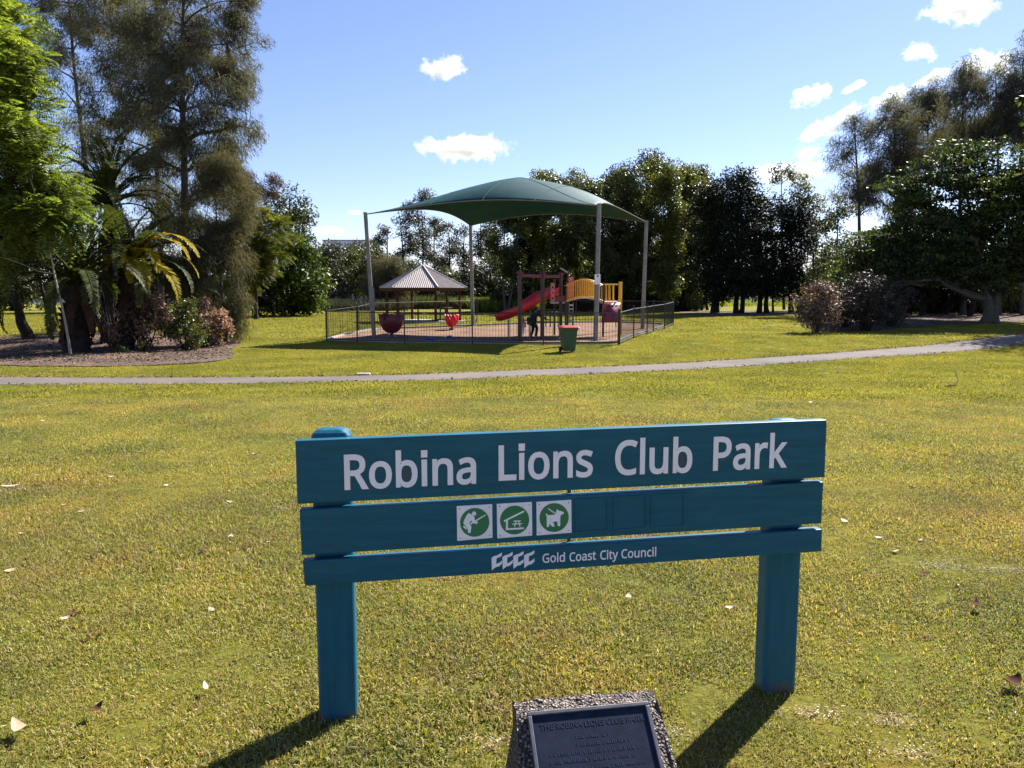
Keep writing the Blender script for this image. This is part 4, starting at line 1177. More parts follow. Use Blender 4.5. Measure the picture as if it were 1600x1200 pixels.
def person(px, D, H, pose, label, mats, rz):
    """joints in body space: x right, y forward, z up; unit = metres for a 1.70 m adult, scaled by H/1.70"""
    b_ = on(px, D); k = H / 1.70
    P = pose; J = {n: Vector(v_) * k for n, v_ in P.items()}
    names = list(J); ix = {n: i_ for i_, n in enumerate(names)}
    E_ = [('pelvis', 'waist'), ('waist', 'chest'), ('chest', 'neck'), ('neck', 'jaw'), ('jaw', 'head'), ('head', 'crown'), ('chest', 'shl'), ('shl', 'ell'), ('ell', 'wrl'), ('wrl', 'pal'), ('chest', 'shr'), ('shr', 'elr'), ('elr', 'wrr'), ('wrr', 'par'),
          ('pelvis', 'hil'), ('hil', 'knl'), ('knl', 'anl'), ('anl', 'tol'), ('pelvis', 'hir'), ('hir', 'knr'), ('knr', 'anr'), ('anr', 'tor'), ('jaw', 'nose')]
    rr_ = dict(pelvis=.13, waist=.115, chest=.135, neck=.052, jaw=.068, head=.085, crown=.06, shl=.06, shr=.06, ell=.042, elr=.042, wrl=.028, wrr=.028, pal=.034, par=.034, hil=.085, hir=.085, knl=.055, knr=.055, anl=.038, anr=.038, tol=.034, tor=.034, nose=.014)
    joints = [tuple(J[n]) for n in names]; edges = [(ix[a_], ix[c_]) for a_, c_ in E_]; rad = [rr_[n] * k for n in names]
    # fingers: five short chains from each palm
    for s_, pal, wr in (('l', 'pal', 'wrl'), ('r', 'par', 'wrr')):
        d = (J[pal] - J[wr]).normalized(); sd_ = d.cross(Vector((1, 0, .3))).normalized()
        for f in range(5):
            o_ = (f - 1.5) * .018 * k
            L_ = (.07, .08, .075, .06, .05)[f] * k
            if f == 4: a1_ = J[pal] - d * .03 * k + sd_ * .04 * k; a2_ = a1_ + (d + sd_ * .6).normalized() * L_
            else: a1_ = J[pal] + sd_ * o_ + d * .02 * k; a2_ = a1_ + (d - Vector((0, 0, .25))).normalized() * L_
            i0 = len(joints); joints += [tuple(a1_), tuple(a2_)]; rad += [.010 * k, .008 * k]
            edges += [(ix[pal], i0), (i0, i0 + 1)]
    body = skin_body(joints, edges, rad, mats['skin'], 'person', None)
    body.location = b_; body.rotation_euler = (0, 0, rz)
    tag(body, label, 'person')
    def cloth(nm, chain, ed, grow, mat):
        vs_ = [tuple(J[n]) for n in chain]
        skin_body(vs_, ed, [rr_[n] * k * grow for n in chain], mat, nm, body)
    cloth('top', ['waist', 'chest', 'shl', 'ell', 'wrl', 'shr', 'elr', 'wrr', 'pelvis'], [(8, 0), (0, 1), (1, 2), (2, 3), (3, 4), (1, 5), (5, 6), (6, 7)], mats.get('bulk', 1.18), mats['top'])
    cloth('trousers', ['pelvis', 'hil', 'knl', 'anl', 'hir', 'knr', 'anr'], [(0, 1), (1, 2), (2, 3), (0, 4), (4, 5), (5, 6)], mats.get('bulk', 1.22), mats['legs'])
    cloth('hair', ['head', 'crown'], [(0, 1)], 1.16, mats['hair'])
    for a_, t_ in (('anl', 'tol'), ('anr', 'tor')): cloth('shoe', [a_, t_], [(0, 1)], 1.2, mats['shoe'])
    return body


bent = dict(pelvis=(0, -.10, .88), waist=(0, -.02, 1.02), chest=(0, .20, 1.24), neck=(0, .33, 1.36), jaw=(0, .39, 1.41), head=(0, .40, 1.48), crown=(0, .40, 1.54), nose=(0, .50, 1.44),
            shl=(-.18, .22, 1.26), ell=(-.24, .36, 1.02), wrl=(-.2, .56, .92), pal=(-.19, .63, .90), shr=(.18, .22, 1.26), elr=(.25, .34, 1.0), wrr=(.2, .55, .90), par=(.19, .62, .88),
            hil=(-.09, -.10, .84), knl=(-.12, .02, .48), anl=(-.12, -.10, .09), tol=(-.13, .06, .04), hir=(.09, -.10, .84), knr=(.12, .12, .49), anr=(.12, .06, .09), tor=(.13, .22, .04))
stand = dict(pelvis=(0, 0, .90), waist=(0, 0, 1.06), chest=(0, 0, 1.28), neck=(0, .02, 1.44), jaw=(0, .05, 1.50), head=(0, .03, 1.58), crown=(0, .02, 1.64), nose=(0, .135, 1.54),
             shl=(-.17, 0, 1.33), ell=(-.23, .02, 1.07), wrl=(-.2, .14, .88), pal=(-.19, .18, .82), shr=(.17, 0, 1.33), elr=(.23, .02, 1.07), wrr=(.22, .12, .86), par=(.21, .15, .79),
             hil=(-.09, 0, .86), knl=(-.1, .03, .49), anl=(-.1, 0, .09), tol=(-.11, .14, .04), hir=(.09, 0, .86), knr=(.1, .03, .49), anr=(.1, 0, .09), tor=(.11, .14, .04))
person(834, 33.2, 1.58, bent, 'stooping grey haired person in dark clothes leaning forward under the overhead frame',
       dict(skin=M['skin'], top=M['navy'], legs=M['darkcloth'], hair=M['greyhair'], shoe=M['rubber'], bulk=1.42), R(-75))
person(817, 34.6, .98, stand, 'small child in a pink top and pale trousers by the slide',
       dict(skin=M['skin'], top=M['pink'], legs=M['lilac'], hair=M['brownhair'], shoe=M['whitewall']), R(-60))

# ---------------------------------------------------------------- vegetation
def tubes_np(paths, n=5):
    V = []; Fc = []; o = 0
    ang = np.arange(n) * 2 * np.pi / n
    for P, r_ in paths:
        P = np.asarray(P, float); r_ = np.asarray(r_, float); m_ = len(P)
        T = np.gradient(P, axis=0); T /= np.linalg.norm(T, axis=1)[:, None] + 1e-9
        ref = np.array([0., 1, 0]) if abs(T[0, 2]) > .7 else np.array([0., 0, 1])
        A = np.cross(T, ref); A /= np.linalg.norm(A, axis=1)[:, None] + 1e-9
        B = np.cross(T, A)
        ring = P[:, None] + r_[:, None, None] * (A[:, None] * np.cos(ang)[None, :, None] + B[:, None] * np.sin(ang)[None, :, None])
        V.append(ring.reshape(-1, 3))
        i_ = (np.arange(m_ - 1)[:, None] * n + np.arange(n)[None]); j = (np.arange(m_ - 1)[:, None] * n + (np.arange(n)[None] + 1) % n)
        Fc.append(np.stack([i_, j, j + n, i_ + n], -1).reshape(-1, 4) + o); o += m_ * n
    return np.concatenate(V), np.concatenate(Fc)


def unit(a): return a / (np.linalg.norm(a, axis=-1, keepdims=True) + 1e-9)


def quads(c, d, nrm, L, W):
    """diamond leaves: centre c, long axis d, normal nrm"""
    s_ = unit(np.cross(d, nrm)); L = np.asarray(L)[..., None]; W = np.asarray(W)[..., None]
    V = np.stack([c - d * L * .5, c + s_ * W * .5 - d * L * .05, c + d * L * .5, c - s_ * W * .5 - d * L * .05], 1).reshape(-1, 3)
    return V, np.arange(len(V)).reshape(-1, 4)


def crown_leaves(C, out, kind, lpc, cr, L, W, flat, r_):
    n = len(C)
    k = np.repeat(np.arange(n), np.maximum(1, r_.poisson(lpc, n)))
    cc, oo = C[k], out[k]
    m_ = len(k)
    if kind == 'leaf':
        q = r_.normal(0, 1, (m_, 3)); q = unit(q) * (r_.random(m_)[:, None] ** .45)
        pos = cc + q * cr * np.array([1, 1, flat])
        d = unit(r_.normal(0, 1, (m_, 3)) + oo * .5 + np.array([0, 0, -.25]))
        nr = unit(r_.normal(0, .75, (m_, 3)) + np.array([0, 0, .8]) + oo * .5)
        return quads(pos, d, nr, L * r_.uniform(.6, 1.3, m_), W * r_.uniform(.6, 1.3, m_))
    if kind == 'needle':
        q = unit(r_.normal(0, 1, (m_, 3))) * (r_.random(m_)[:, None] ** .5)
        pos = cc + q * cr * np.array([1, 1, flat])
        d = unit(r_.normal(0, .42, (m_, 3)) + oo * .40 + np.array([0, 0, -.55]))
        nr = unit(r_.normal(0, 1, (m_, 3)))
        return quads(pos, d, nr, L * r_.uniform(.5, 1.4, m_), W * r_.uniform(.7, 1.3, m_))
    if kind == 'frond':     # feather leaves: a rachis with paired leaflets, arching out and down
        q = unit(r_.normal(0, 1, (m_, 3))) * (r_.random(m_)[:, None] ** .5)
        b0 = cc + q * cr * np.array([1, 1, flat])
        d = unit(oo * .6 + q * .6 + r_.normal(0, .35, (m_, 3)) + np.array([0, 0, .15]))
        up = unit(np.array([0, 0, 1.]) + r_.normal(0, .25, (m_, 3)))
        sd = unit(np.cross(d, up)); nr = unit(np.cross(sd, d))
        Ls = L * r_.uniform(.7, 1.2, m_)
        J = 8; t = (np.arange(J) + .5) / J
        ax = b0[:, None] + d[:, None] * (Ls[:, None] * t)[..., None] + np.array([0, 0, -1.]) * (Ls[:, None] * .45 * t ** 2)[..., None]
        VV = []
        for sg in (-1, 1):
            wl = (W * 2.6 * np.sin(np.pi * (.15 + .8 * t)))[None, :, None]
            ld = unit(sd[:, None] * sg + d[:, None] * .35 + np.array([0, 0, -.25]))
            ld = np.broadcast_to(ld, ax.shape); c_ = (ax + ld * wl * .5).reshape(-1, 3)
            VV.append(quads(c_, ld.reshape(-1, 3), np.repeat(nr, J, 0), np.tile((W * 2.6 * np.sin(np.pi * (.15 + .8 * t))), m_), np.full(m_ * J, L / J * .78))[0])
        V = np.concatenate(VV)
        return V, np.arange(len(V)).reshape(-1, 4)


DENS = 3.4


def plant(name, label, cat, D, base_px, blobs, mat, kind='leaf', dens=1.0, lpc=26, cr=.55, L=.2, W=.11, flat=.75, trunks=None, tr=.16,
          bark=None, group=None, seed=0, shell=.45, limbs=9, gap=.35, depth=1.0, parts=('trunk', 'crown'), twig=.018, second=None, extra=None):
    """a tree or shrub at depth D; blobs are crown masses (photo px, py, rx, ry) read off the photograph, each with a real depth"""
    r_ = np.random.default_rng(seed * 101 + int(base_px * 7) % 9973 + int(D * 13))
    base = on(base_px, D)
    k = D / F_PX
    Cs = []; outs = []
    allc = np.array([tuple(at(b_[0], b_[1], D)) for b_ in blobs]); ctr = allc.mean(0)
    # a blob's depth follows how far it lies from the crown's middle, so the crown is round in plan
    for bi, b_ in enumerate(blobs):
        rx, ry = b_[2] * k, b_[3] * k; c_ = allc[bi].copy()
        ryd = rx * depth * (b_[5] if len(b_) > 5 else 1)
        c_[1] += r_.uniform(-.4, .4) * rx * depth
        vol = rx * ry
        n = int(max(5, dens * DENS * vol / (cr * cr) * 3.2 * (b_[4] if len(b_) > 4 else 1)))
        q = unit(r_.normal(0, 1, (n * 2, 3))); rad = r_.random(n * 2) ** shell * (1 + .16 * np.abs(r_.normal(0, 1, n * 2)))
        P = q * rad[:, None] * np.array([rx, ryd, ry])
        Pw = P + c_
        f = np.sin(Pw[:, 0] * 2.1 / cr * .45 + seed) * np.sin(Pw[:, 2] * 2.3 / cr * .45 + seed * 2.) * np.sin(Pw[:, 1] * 1.9 / cr * .45 + 1.)
        keep = f > (-1 + gap * 1.6) if gap <= 0 else (f + r_.normal(0, .12, len(f))) > -.28 + gap * .45
        Pw = Pw[keep][:n]; q = q[keep][:n]
        Cs.append(Pw); outs.append(unit(q * np.array([1, 1, .6]) + .4 * unit(Pw - ctr)))
    Cc = np.concatenate(Cs); Oo = np.concatenate(outs)
    Cc[:, 2] = np.maximum(Cc[:, 2], base.z + cr * .25)
    V, Fc = crown_leaves(Cc, Oo, kind, lpc, cr, L, W, flat, r_)
    V[:, 2] = np.maximum(V[:, 2], base.z + .02)
    b0 = np.array(tuple(base))
    root = thing(name, base, label, cat, group)
    me = np_mesh('crown', V - b0, Fc, mat)
    link(parts[1], me, root)
    # trunks, limbs and twigs
    if trunks is None:
        topb = allc[np.argmax(allc[:, 2])]
        trunks = [[(base_px, None), (float(np.mean([q_[0] for q_ in blobs])), min(q_[1] for q_ in blobs))]]
    paths = []; nodes = []
    for tp in trunks:
        pts = []
        for j, (x, y) in enumerate(tp):
            if y is None or j == 0:
                p = on(x, D); pts.append((p.x, p.y + (r_.uniform(-.3, .3) if tp is not trunks[0] else 0), p.z - .1))
            else: p = at(x, y, D); pts.append((p.x, p.y + r_.normal(0, .15), p.z))
        pts = np.array(pts); n = 14
        s_ = np.linspace(0, 1, len(pts)); t = np.linspace(0, 1, n)
        P = np.stack([np.interp(t, s_, pts[:, a]) for a in range(3)], 1)
        P[1:-1] += r_.normal(0, tr * .35, (n - 2, 3)) * np.array([1, 1, .2])
        for _ in range(2): P[1:-1] = (P[:-2] + 2 * P[1:-1] + P[2:]) / 4
        rad = tr * (1 - .82 * t); rad[0] *= 1.35; rad[1] *= 1.08
        paths.append((P, rad)); nodes += [(P[i_], rad[i_]) for i_ in range(3, n)]
    NP_ = np.array([q_[0] for q_ in nodes]); NR = np.array([q_[1] for q_ in nodes])
    sel = r_.choice(len(Cc), min(limbs, len(Cc)), replace=False)
    tips = list(NP_[-6:])
    for i_ in sel:
        c_ = Cc[i_]
        dist = np.linalg.norm((NP_ - c_) * np.array([1, 1, .8]), axis=1) + np.maximum(0, NP_[:, 2] - c_[2] + .3) * 3
        j = int(np.argmin(dist)); a_ = NP_[j]; r0 = max(twig, NR[j] * .55)
        t = np.linspace(0, 1, 7)[:, None]
        P = a_ + (c_ - a_) * t; ln_ = np.linalg.norm(c_ - a_)
        P[:, 2] += (np.sin(t[:, 0] * np.pi) * ln_ * .10); P[1:-1] += r_.normal(0, ln_ * .035, (5, 3))
        paths.append((P, r0 * (1 - .75 * t[:, 0]))); tips += list(P[2:])
    T = np.array(tips)
    tw = r_.choice(len(Cc), min(len(Cc), limbs * 7), replace=False)
    for i_ in tw:
        c_ = Cc[i_]; j = int(np.argmin(np.linalg.norm(T - c_, axis=1))); a_ = T[j]
        t = np.linspace(0, 1, 4)[:, None]; P = a_ + (c_ - a_) * t; P[1:-1] += r_.normal(0, .06, (2, 3))
        paths.append((P, twig * (1 - .6 * t[:, 0])))
    if extra: paths += extra(r_, base, D)
    V, Fc = tubes_np(paths, 6)
    me = np_mesh('trunk', V - b0, Fc, bark or bark_dark); me.polygons.foreach_set('use_smooth', [True] * len(me.polygons))
    link(parts[0], me, root)
    if second:      # a patch of differently coloured foliage on the same plant
        nm, bl, mt, lab2 = second
        c2 = []
        for (x, y, rx, ry) in bl:
            q = unit(r_.normal(0, 1, (int(3.2 * DENS * dens * rx * ry * k * k / cr / cr) + 4, 3))) * (r_.random((1,)) ** .3)
            q *= r_.random(len(q))[:, None] ** .4
            c2.append(np.array(tuple(at(x, y, D))) + q * np.array([rx * k, rx * k, ry * k]))
        c2 = np.concatenate(c2); V, Fc = crown_leaves(c2, unit(c2 - ctr), kind, lpc, cr, L, W, flat, r_)
        o = link(nm, np_mesh(nm, V - b0, Fc, mt), root); o['label'] = lab2
    return root


CAS = dict(kind='needle', cr=.5, L=.30, W=.026, flat=.8, lpc=95, mat=L_casu, bark=bark_grey, shell=.5, gap=.55)
plant('feathery_tree', 'bright green feathery leaved tree filling the left edge of the photo', 'tree', 25.5, 108,
      [(5, 95, 58, 70), (-60, 170, 90, 150), (20, 190, 58, 65), (35, 270, 62, 60), (68, 320, 50, 42), (0, 345, 65, 50), (98, 345, 26, 26), (-60, 370, 90, 50), (-20, 30, 50, 45)],
      L_feather, 'frond', dens=.85, lpc=9, cr=.42, L=.62, W=.085, flat=.6, trunks=[[(110, None), (104, 485), (86, 425), (74, 350), (40, 220), (10, 60)]], tr=.048, bark=bark_pale, limbs=16, seed=1)
plant('casuarina_tree', 'tallest casuarina with a straight dark trunk, right of the left hand group', 'tree', 34, 292,
      [(300, 40, 95, 70), (352, 110, 45, 55), (345, 205, 55, 40), (378, 205, 24, 18), (290, 150, 85, 70), (305, 250, 65, 60), (250, 90, 60, 70), (330, -40, 80, 50), (285, 350, 60, 50), (370, 20, 30, 45), (240, 230, 45, 50)],
      trunks=[[(294, None), (291, 300), (287, 100), (284, -90)]], tr=.21, limbs=44, dens=.66, seed=2, group='casuarinas of the left hand group', twig=.022, **CAS)
plant('casuarina_tree', 'tall casuarina with thinner trunk just left of the tallest one', 'tree', 37, 252,
      [(205, 120, 62, 70), (200, 30, 65, 55), (235, 215, 50, 50), (185, -40, 60, 40), (175, 190, 35, 40), (245, 310, 45, 50), (225, 380, 40, 50)],
      trunks=[[(252, None), (247, 300), (236, 150), (222, -60)]], tr=.17, limbs=30, dens=.62, seed=3, group='casuarinas of the left hand group', **CAS)
plant('casuarina_tree', 'leaning casuarina with sky gaps beside the bright green feathery tree', 'tree', 40, 150,
      [(112, 30, 50, 45), (88, 110, 38, 45), (135, 210, 40, 35), (60, 15, 50, 40), (150, 280, 40, 40), (150, -30, 50, 40)],
      trunks=[[(150, None), (141, 300), (125, 150), (104, 0), (98, -60)]], tr=.16, limbs=20, dens=.55, seed=4, group='casuarinas of the left hand group', **CAS)
L_soft = leaf_mat('leaf_casuarina_soft', [(.07, .075, .045), (.10, .10, .06), (.13, .11, .08)], .35, .8, 1.1, .1)
C2 = dict(CAS); C2.update(mat=L_soft, L=.36, W=.022, lpc=95)
plant('young_casuarina', 'soft grey green young casuarina drooping to the ground at the right of the left bed', 'tree', 31.5, 352,
      [(345, 320, 42, 45), (352, 400, 35, 55), (366, 480, 20, 42), (330, 410, 35, 50), (300, 430, 40, 45), (345, 265, 30, 25)],
      trunks=[[(352, None), (345, 420), (338, 290)]], tr=.08, limbs=24, dens=1.7, seed=5, **C2)
plant('casuarina_tree', 'casuarina with rusty brown tufts reaching out above the layered tree', 'tree', 43, 385,
      [(370, 255, 30, 22), (350, 290, 40, 30), (390, 330, 22, 16)], trunks=[[(372, None), (368, 400), (372, 280)]], tr=.14, limbs=14, dens=.5, seed=6,
      group='casuarinas of the left hand group', second=('brown_tuft', [(400, 300, 30, 15), (378, 285, 24, 15), (424, 304, 10, 8), (425, 282, 11, 7)], L_brown, 'rusty brown drooping tufts'), **CAS)
plant('layered_tree', 'yellow green tree with flat layered foliage behind the left bed', 'tree', 50, 400,
      [(398, 338, 32, 6), (415, 349, 38, 6), (385, 358, 42, 6), (412, 371, 45, 6), (380, 384, 42, 7), (408, 396, 44, 7), (378, 410, 40, 7), (400, 424, 36, 7), (370, 438, 30, 8)],
      L_layer, 'frond', dens=1.5, lpc=9, cr=.42, L=.55, W=.08, flat=.35, trunks=[[(400, None), (398, 430), (392, 345)]], tr=.16, limbs=18, seed=7, gap=.2)
plant('dark_tree', 'dark broad leaved tree rising behind the glossy rounded tree', 'tree', 68, 455,
      [(462, 335, 28, 26), (450, 308, 22, 14), (476, 350, 16, 28), (435, 330, 26, 22), (440, 370, 36, 30)], L_olive, dens=1.1, L=.3, W=.15, lpc=18, tr=.25, seed=8, cr=.7)
plant('glossy_tree', 'rounded glossy dark green tree growing to the ground left of the playground', 'tree', 56, 458,
      [(456, 435, 52, 52), (440, 398, 36, 32), (482, 455, 30, 34), (430, 462, 36, 28), (468, 392, 30, 24), (455, 470, 48, 22)], L_gloss, dens=1.25, L=.30, W=.15, lpc=24, cr=.6, tr=.15, seed=9, gap=.1)
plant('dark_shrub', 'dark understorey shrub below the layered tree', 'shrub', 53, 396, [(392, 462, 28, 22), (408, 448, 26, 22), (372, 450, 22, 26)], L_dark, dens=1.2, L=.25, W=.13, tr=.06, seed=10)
# background fill behind the palms
for k, (x, t_, D, w, mt, lab) in enumerate(((-30, 330, 66, 60, L_dark, 'dark tree at the far left behind the palms'), (20, 400, 72, 50, L_olive, 'olive tree far behind the leaning trunks at the left'), (120, 380, 64, 60, L_dark, 'dark tree directly behind the low palm'), (190, 400, 60, 45, L_olive, 'olive tree behind the palm with the yellow fronds'), (255, 410, 62, 45, L_dark, 'dark tree behind the two casuarina trunks'), (325, 400, 64, 45, L_olive, 'olive tree behind the young drooping casuarina'))):
    plant('bushy_tree', lab, 'tree', D, x, [(x, t_ + 30, w * .8, 30), (x - w * .3, t_ + 62, w * .8, 24), (x + w * .3, t_ + 60, w * .7, 24)], mt, dens=1.8, L=.3, W=.16, lpc=24, cr=.8, tr=.2, seed=20 + k, group='trees filling the left background')
for k, (x0, x1, x2, lab) in enumerate(((42, 34, 22, 'dark leaning trunk at the far left, thicker of the pair'), (82, 72, 55, 'dark leaning trunk at the far left, thinner of the pair'))):
    plant('leaning_tree', lab, 'tree', 33 + k * 2, x0, [(x2 - 10, 385, 40, 26), (x2 + 20, 410, 36, 22), (x2 - 50, 410, 40, 30)], L_dark, dens=1.0, L=.2, W=.1, tr=.30 - k * .1,
          trunks=[[(x0, None), (x1, 480), (x2, 400)]], seed=30 + k, group='leaning trees at the far left', lpc=24)


# palms: trunk, and every frond a part
def frond_mesh(L_, droop, seed, mat, wid=.34, twist=0.0):
    r_ = np.random.default_rng(seed); n = 58
    t = np.linspace(0, 1, n)
    ang = .95 - droop * t ** 1.25            # elevation along the rachis
    dx = np.cos(ang) * L_ / n; dz = np.sin(ang) * L_ / n
    P = np.stack([np.cumsum(dx), np.zeros(n), np.cumsum(dz)], 1)
    T = unit(np.gradient(P, axis=0))
    V = []; up = unit(np.cross(np.array([0., 1, 0]), T) * -1); up *= np.sign(up[:, 2:3] + 1e-6)
    for sg in (-1, 1):
        ln = wid * np.sin(np.pi * np.clip(.10 + .86 * t, 0, 1)) ** .6 * r_.uniform(.85, 1.1, n)
        d = unit(np.array([0, sg, 0.]) * 1.0 + T * .75 + up * .22 + np.array([0, 0, -.22]) + r_.normal(0, .06, (n, 3)))
        c_ = P + d * ln[:, None] * .5
        V.append(quads(c_[4:], d[4:], unit(np.cross(d, T) + r_.normal(0, .15, (n, 3)))[4:], ln[4:], np.full(n - 4, .075))[0])
    V = np.concatenate(V); Fq = np.arange(len(V)).reshape(-1, 4)
    V2, F2 = tubes_np([(P, .035 * (1 - .85 * t))], 4)
    return np_mesh('frond', np.concatenate([V, V2]), np.concatenate([Fq, F2 + len(V)]), mat)


def palm(label, D, px, crown_px, crown_py, L_, n, tr, seed, yellow=(), skirt=14, mat=None):
    base = on(px, D); top = at(crown_px, crown_py, D)
    root = thing('palm_tree', base, label, 'palm', 'palms in the left hand bed')
    r_ = np.random.default_rng(seed)
    t = np.linspace(0, 1, 30)[:, None]; b0 = np.array(tuple(base)); tp = np.array(tuple(top))
    P = b0 + (tp - b0) * t; P[:, 2] -= .05 * (1 - t[:, 0])
    rad = tr * (1 + .22 * ((np.arange(30) % 2) * 2 - 1) * .35) * (1.15 - .25 * t[:, 0])
    V, Fc = tubes_np([(P, rad)], 12)
    # cut leaf bases as rough stubs
    st = []
    for k in range(110):
        h = r_.random(); a_ = r_.uniform(0, 6.28); c_ = b0 + (tp - b0) * h; d = np.array([np.cos(a_), np.sin(a_), .9])
        st.append((np.array([c_ + d * tr * .8, c_ + d * (tr * 1.35)]), np.array([.07, .035])))
    V2, F2 = tubes_np(st, 4)
    link('trunk', np_mesh('trunk', np.concatenate([V, V2]) - b0, np.concatenate([Fc, F2 + len(V)]), bark_dark), root)
    variants = [frond_mesh(L_, dr, seed * 10 + i_, mat or L_palm) for i_, dr in enumerate((1.3, 1.75, 2.2, 2.6))]
    for k in range(n):
        el = (k / n)
        o = link('frond', variants[min(3, int(el * 4))], root)
        o.location = top - base + Vector((0, 0, (1 - el) * .25 - .1)); o.rotation_euler = (r_.uniform(-.25, .25), R(-28) + el * R(58) + r_.normal(0, .08), k * 2.399 + r_.uniform(-.2, .2))
    for k in range(skirt):
        if k == 0: dm = frond_mesh(L_ * .42, 1.0, seed + 77, L_dead, .22)
        o = link('dead_frond', dm, root); o.location = top - base + Vector((0, 0, -.25 - .5 * r_.random())); o.rotation_euler = (0, R(95) + r_.normal(0, .12), k * 2.399)
    for (az, tilt, dr, ll) in yellow:
        o = link('yellow_frond', frond_mesh(ll, dr, int(az * 7 + 100) + seed, L_palmy, .36), root); o['label'] = 'drooping frond turned golden yellow'
        o.location = top - base; o.rotation_euler = (0, tilt, az)
    return root


palm('low broad palm with a thick dark shaggy trunk in the mulch bed', 27.4, 118, 120, 445, 3.9, 26, .40, 5, skirt=10)
palm('taller palm with arching fronds behind the low palm', 31.0, 168, 172, 322, 3.6, 26, .26, 6, skirt=8)
palm('short palm with golden yellow drooping fronds on its right side', 28.6, 196, 200, 425, 3.2, 20, .24, 7, skirt=6,
     yellow=((R(-15), R(-14), 2.3, 3.9), (R(-70), R(-15), 2.6, 2.8), (R(-50), R(15), 2.2, 3.0), (R(-8), R(-20), 2.5, 3.3), (R(-38), R(-8), 2.5, 2.9), (R(-62), R(5), 2.4, 2.6), (R(-25), R(24), 2.1, 3.3), (R(-95), R(-14), 2.6, 1.9), (R(12), R(0), 2.3, 3.1)))

SH = dict(parts=('stems', 'foliage'), tr=.03, limbs=26, twig=.012)
def stems(n, h, w, r0=.016):
    def f(r_, base, D):
        out = []
        for _ in range(n):
            a_ = r_.uniform(0, 6.28); q = r_.uniform(.2, 1); b_ = np.array(tuple(base)) + np.array([np.cos(a_), np.sin(a_), 0]) * .18 * r_.random()
            t = np.linspace(0, 1, 6)[:, None]
            P = b_ + t * np.array([np.cos(a_) * w * q, np.sin(a_) * w * q, h * r_.uniform(.6, 1)]) + r_.normal(0, .03, (6, 3)) * t
            out.append((P, r0 * (1.1 - .8 * t[:, 0])))
        return out
    return f


plant('pink_shrub', 'pink leaved shrub under the yellow palm fronds', 'shrub', 28.9, 226, [(222, 500, 36, 32), (245, 478, 26, 20), (200, 515, 24, 20), (255, 505, 20, 26)], L_pinkl, dens=1.1, lpc=22, cr=.26, L=.13, W=.07, seed=41, extra=stems(14, 1.6, .7), group='pink leaved shrubs in the left bed', **SH)
plant('pink_shrub', 'pink leaved shrub at the right end of the left bed', 'shrub', 30.2, 334, [(332, 502, 24, 32), (346, 520, 14, 20), (318, 515, 16, 22)], L_pinkl, dens=1.2, lpc=22, cr=.24, L=.13, W=.07, seed=42, extra=stems(10, 1.3, .5), group='pink leaved shrubs in the left bed', **SH)
L_cam = leaf_mat('leaf_camellia', [(.03, .055, .012), (.06, .09, .015), (.11, .13, .03), (.16, .11, .05)], .35, .35, 1.3, .5)
plant('green_shrub', 'open green shrub between the two pink shrubs', 'shrub', 28.4, 291, [(290, 500, 24, 26), (300, 525, 22, 18), (275, 520, 16, 16), (296, 480, 14, 12)], L_cam, dens=1.0, lpc=18, cr=.24, L=.12, W=.065, seed=43, extra=stems(16, 1.5, .6), **SH)
plant('bare_shrub', 'tangle of bare grey stems between the palms and the pink shrub', 'shrub', 29.8, 178, [(175, 500, 26, 14), (200, 480, 22, 14)], L_pinkg, dens=.35, lpc=12, cr=.3, L=.12, W=.06, seed=44, extra=stems(34, 2.6, .9, .022), bark=bark_grey, **SH)
for k, (x, lab) in enumerate(((187, 'small sprig plant at the front of the mulch bed, left one'), (226, 'small sprig plant at the front of the mulch bed, right one'))):
    plant('small_plant', lab, 'plant', 27.2 + .5 * k, x, [(x, 548 - 6 * k, 12 - 3 * k, 6)], L_cam, dens=1.4, lpc=10, cr=.16, L=.12, W=.04, seed=45 + k, extra=stems(7, .5, .25, .01), group='sprigs in the mulch', **SH)

# gums by the lake behind the shelter, thin crowns with sky between
ORD = ['first', 'second', 'third', 'fourth', 'fifth', 'sixth', 'seventh', 'eighth', 'ninth', 'tenth', 'eleventh', 'twelfth', 'thirteenth', 'fourteenth']
gum = [(586, 372, 98), (606, 350, 101), (628, 334, 96), (657, 296, 99), (682, 335, 103), (704, 345, 97), (724, 350, 102), (747, 338, 98), (768, 330, 102)]
for k, (x, t_, D) in enumerate(gum):
    rr_ = random.Random(k + 3); bl = []
    y = t_ + 12
    while y < 440:
        bl.append((x + rr_.uniform(-15, 15), y, rr_.uniform(8, 15), rr_.uniform(7, 12))); y += rr_.uniform(14, 22)
    plant('gum_tree', 'slender gum tree with sparse crown behind the shelter, %s from the left' % ORD[k], 'tree', D, x, bl, L_gum, dens=2.4, lpc=20, cr=.8, L=.36, W=.12, seed=50 + k,
          trunks=[[(x, None), (x + rr_.uniform(-5, 5), 400), (x + rr_.uniform(-4, 4), t_ + 6)]], tr=.17, limbs=14, gap=.5, group='gums beside the lake', twig=.03)
thick = [(494, 392, 86, 22, L_olive), (512, 382, 84, 30, L_gum), (536, 384, 88, 28, L_olive), (556, 382, 92, 24, L_gum), (578, 385, 86, 26, L_olive), (606, 402, 78, 34, L_soft), (640, 415, 88, 24, L_olive), (668, 420, 84, 24, L_gum), (700, 418, 88, 24, L_olive), (735, 415, 84, 26, L_gum), (765, 405, 86, 24, L_olive)]
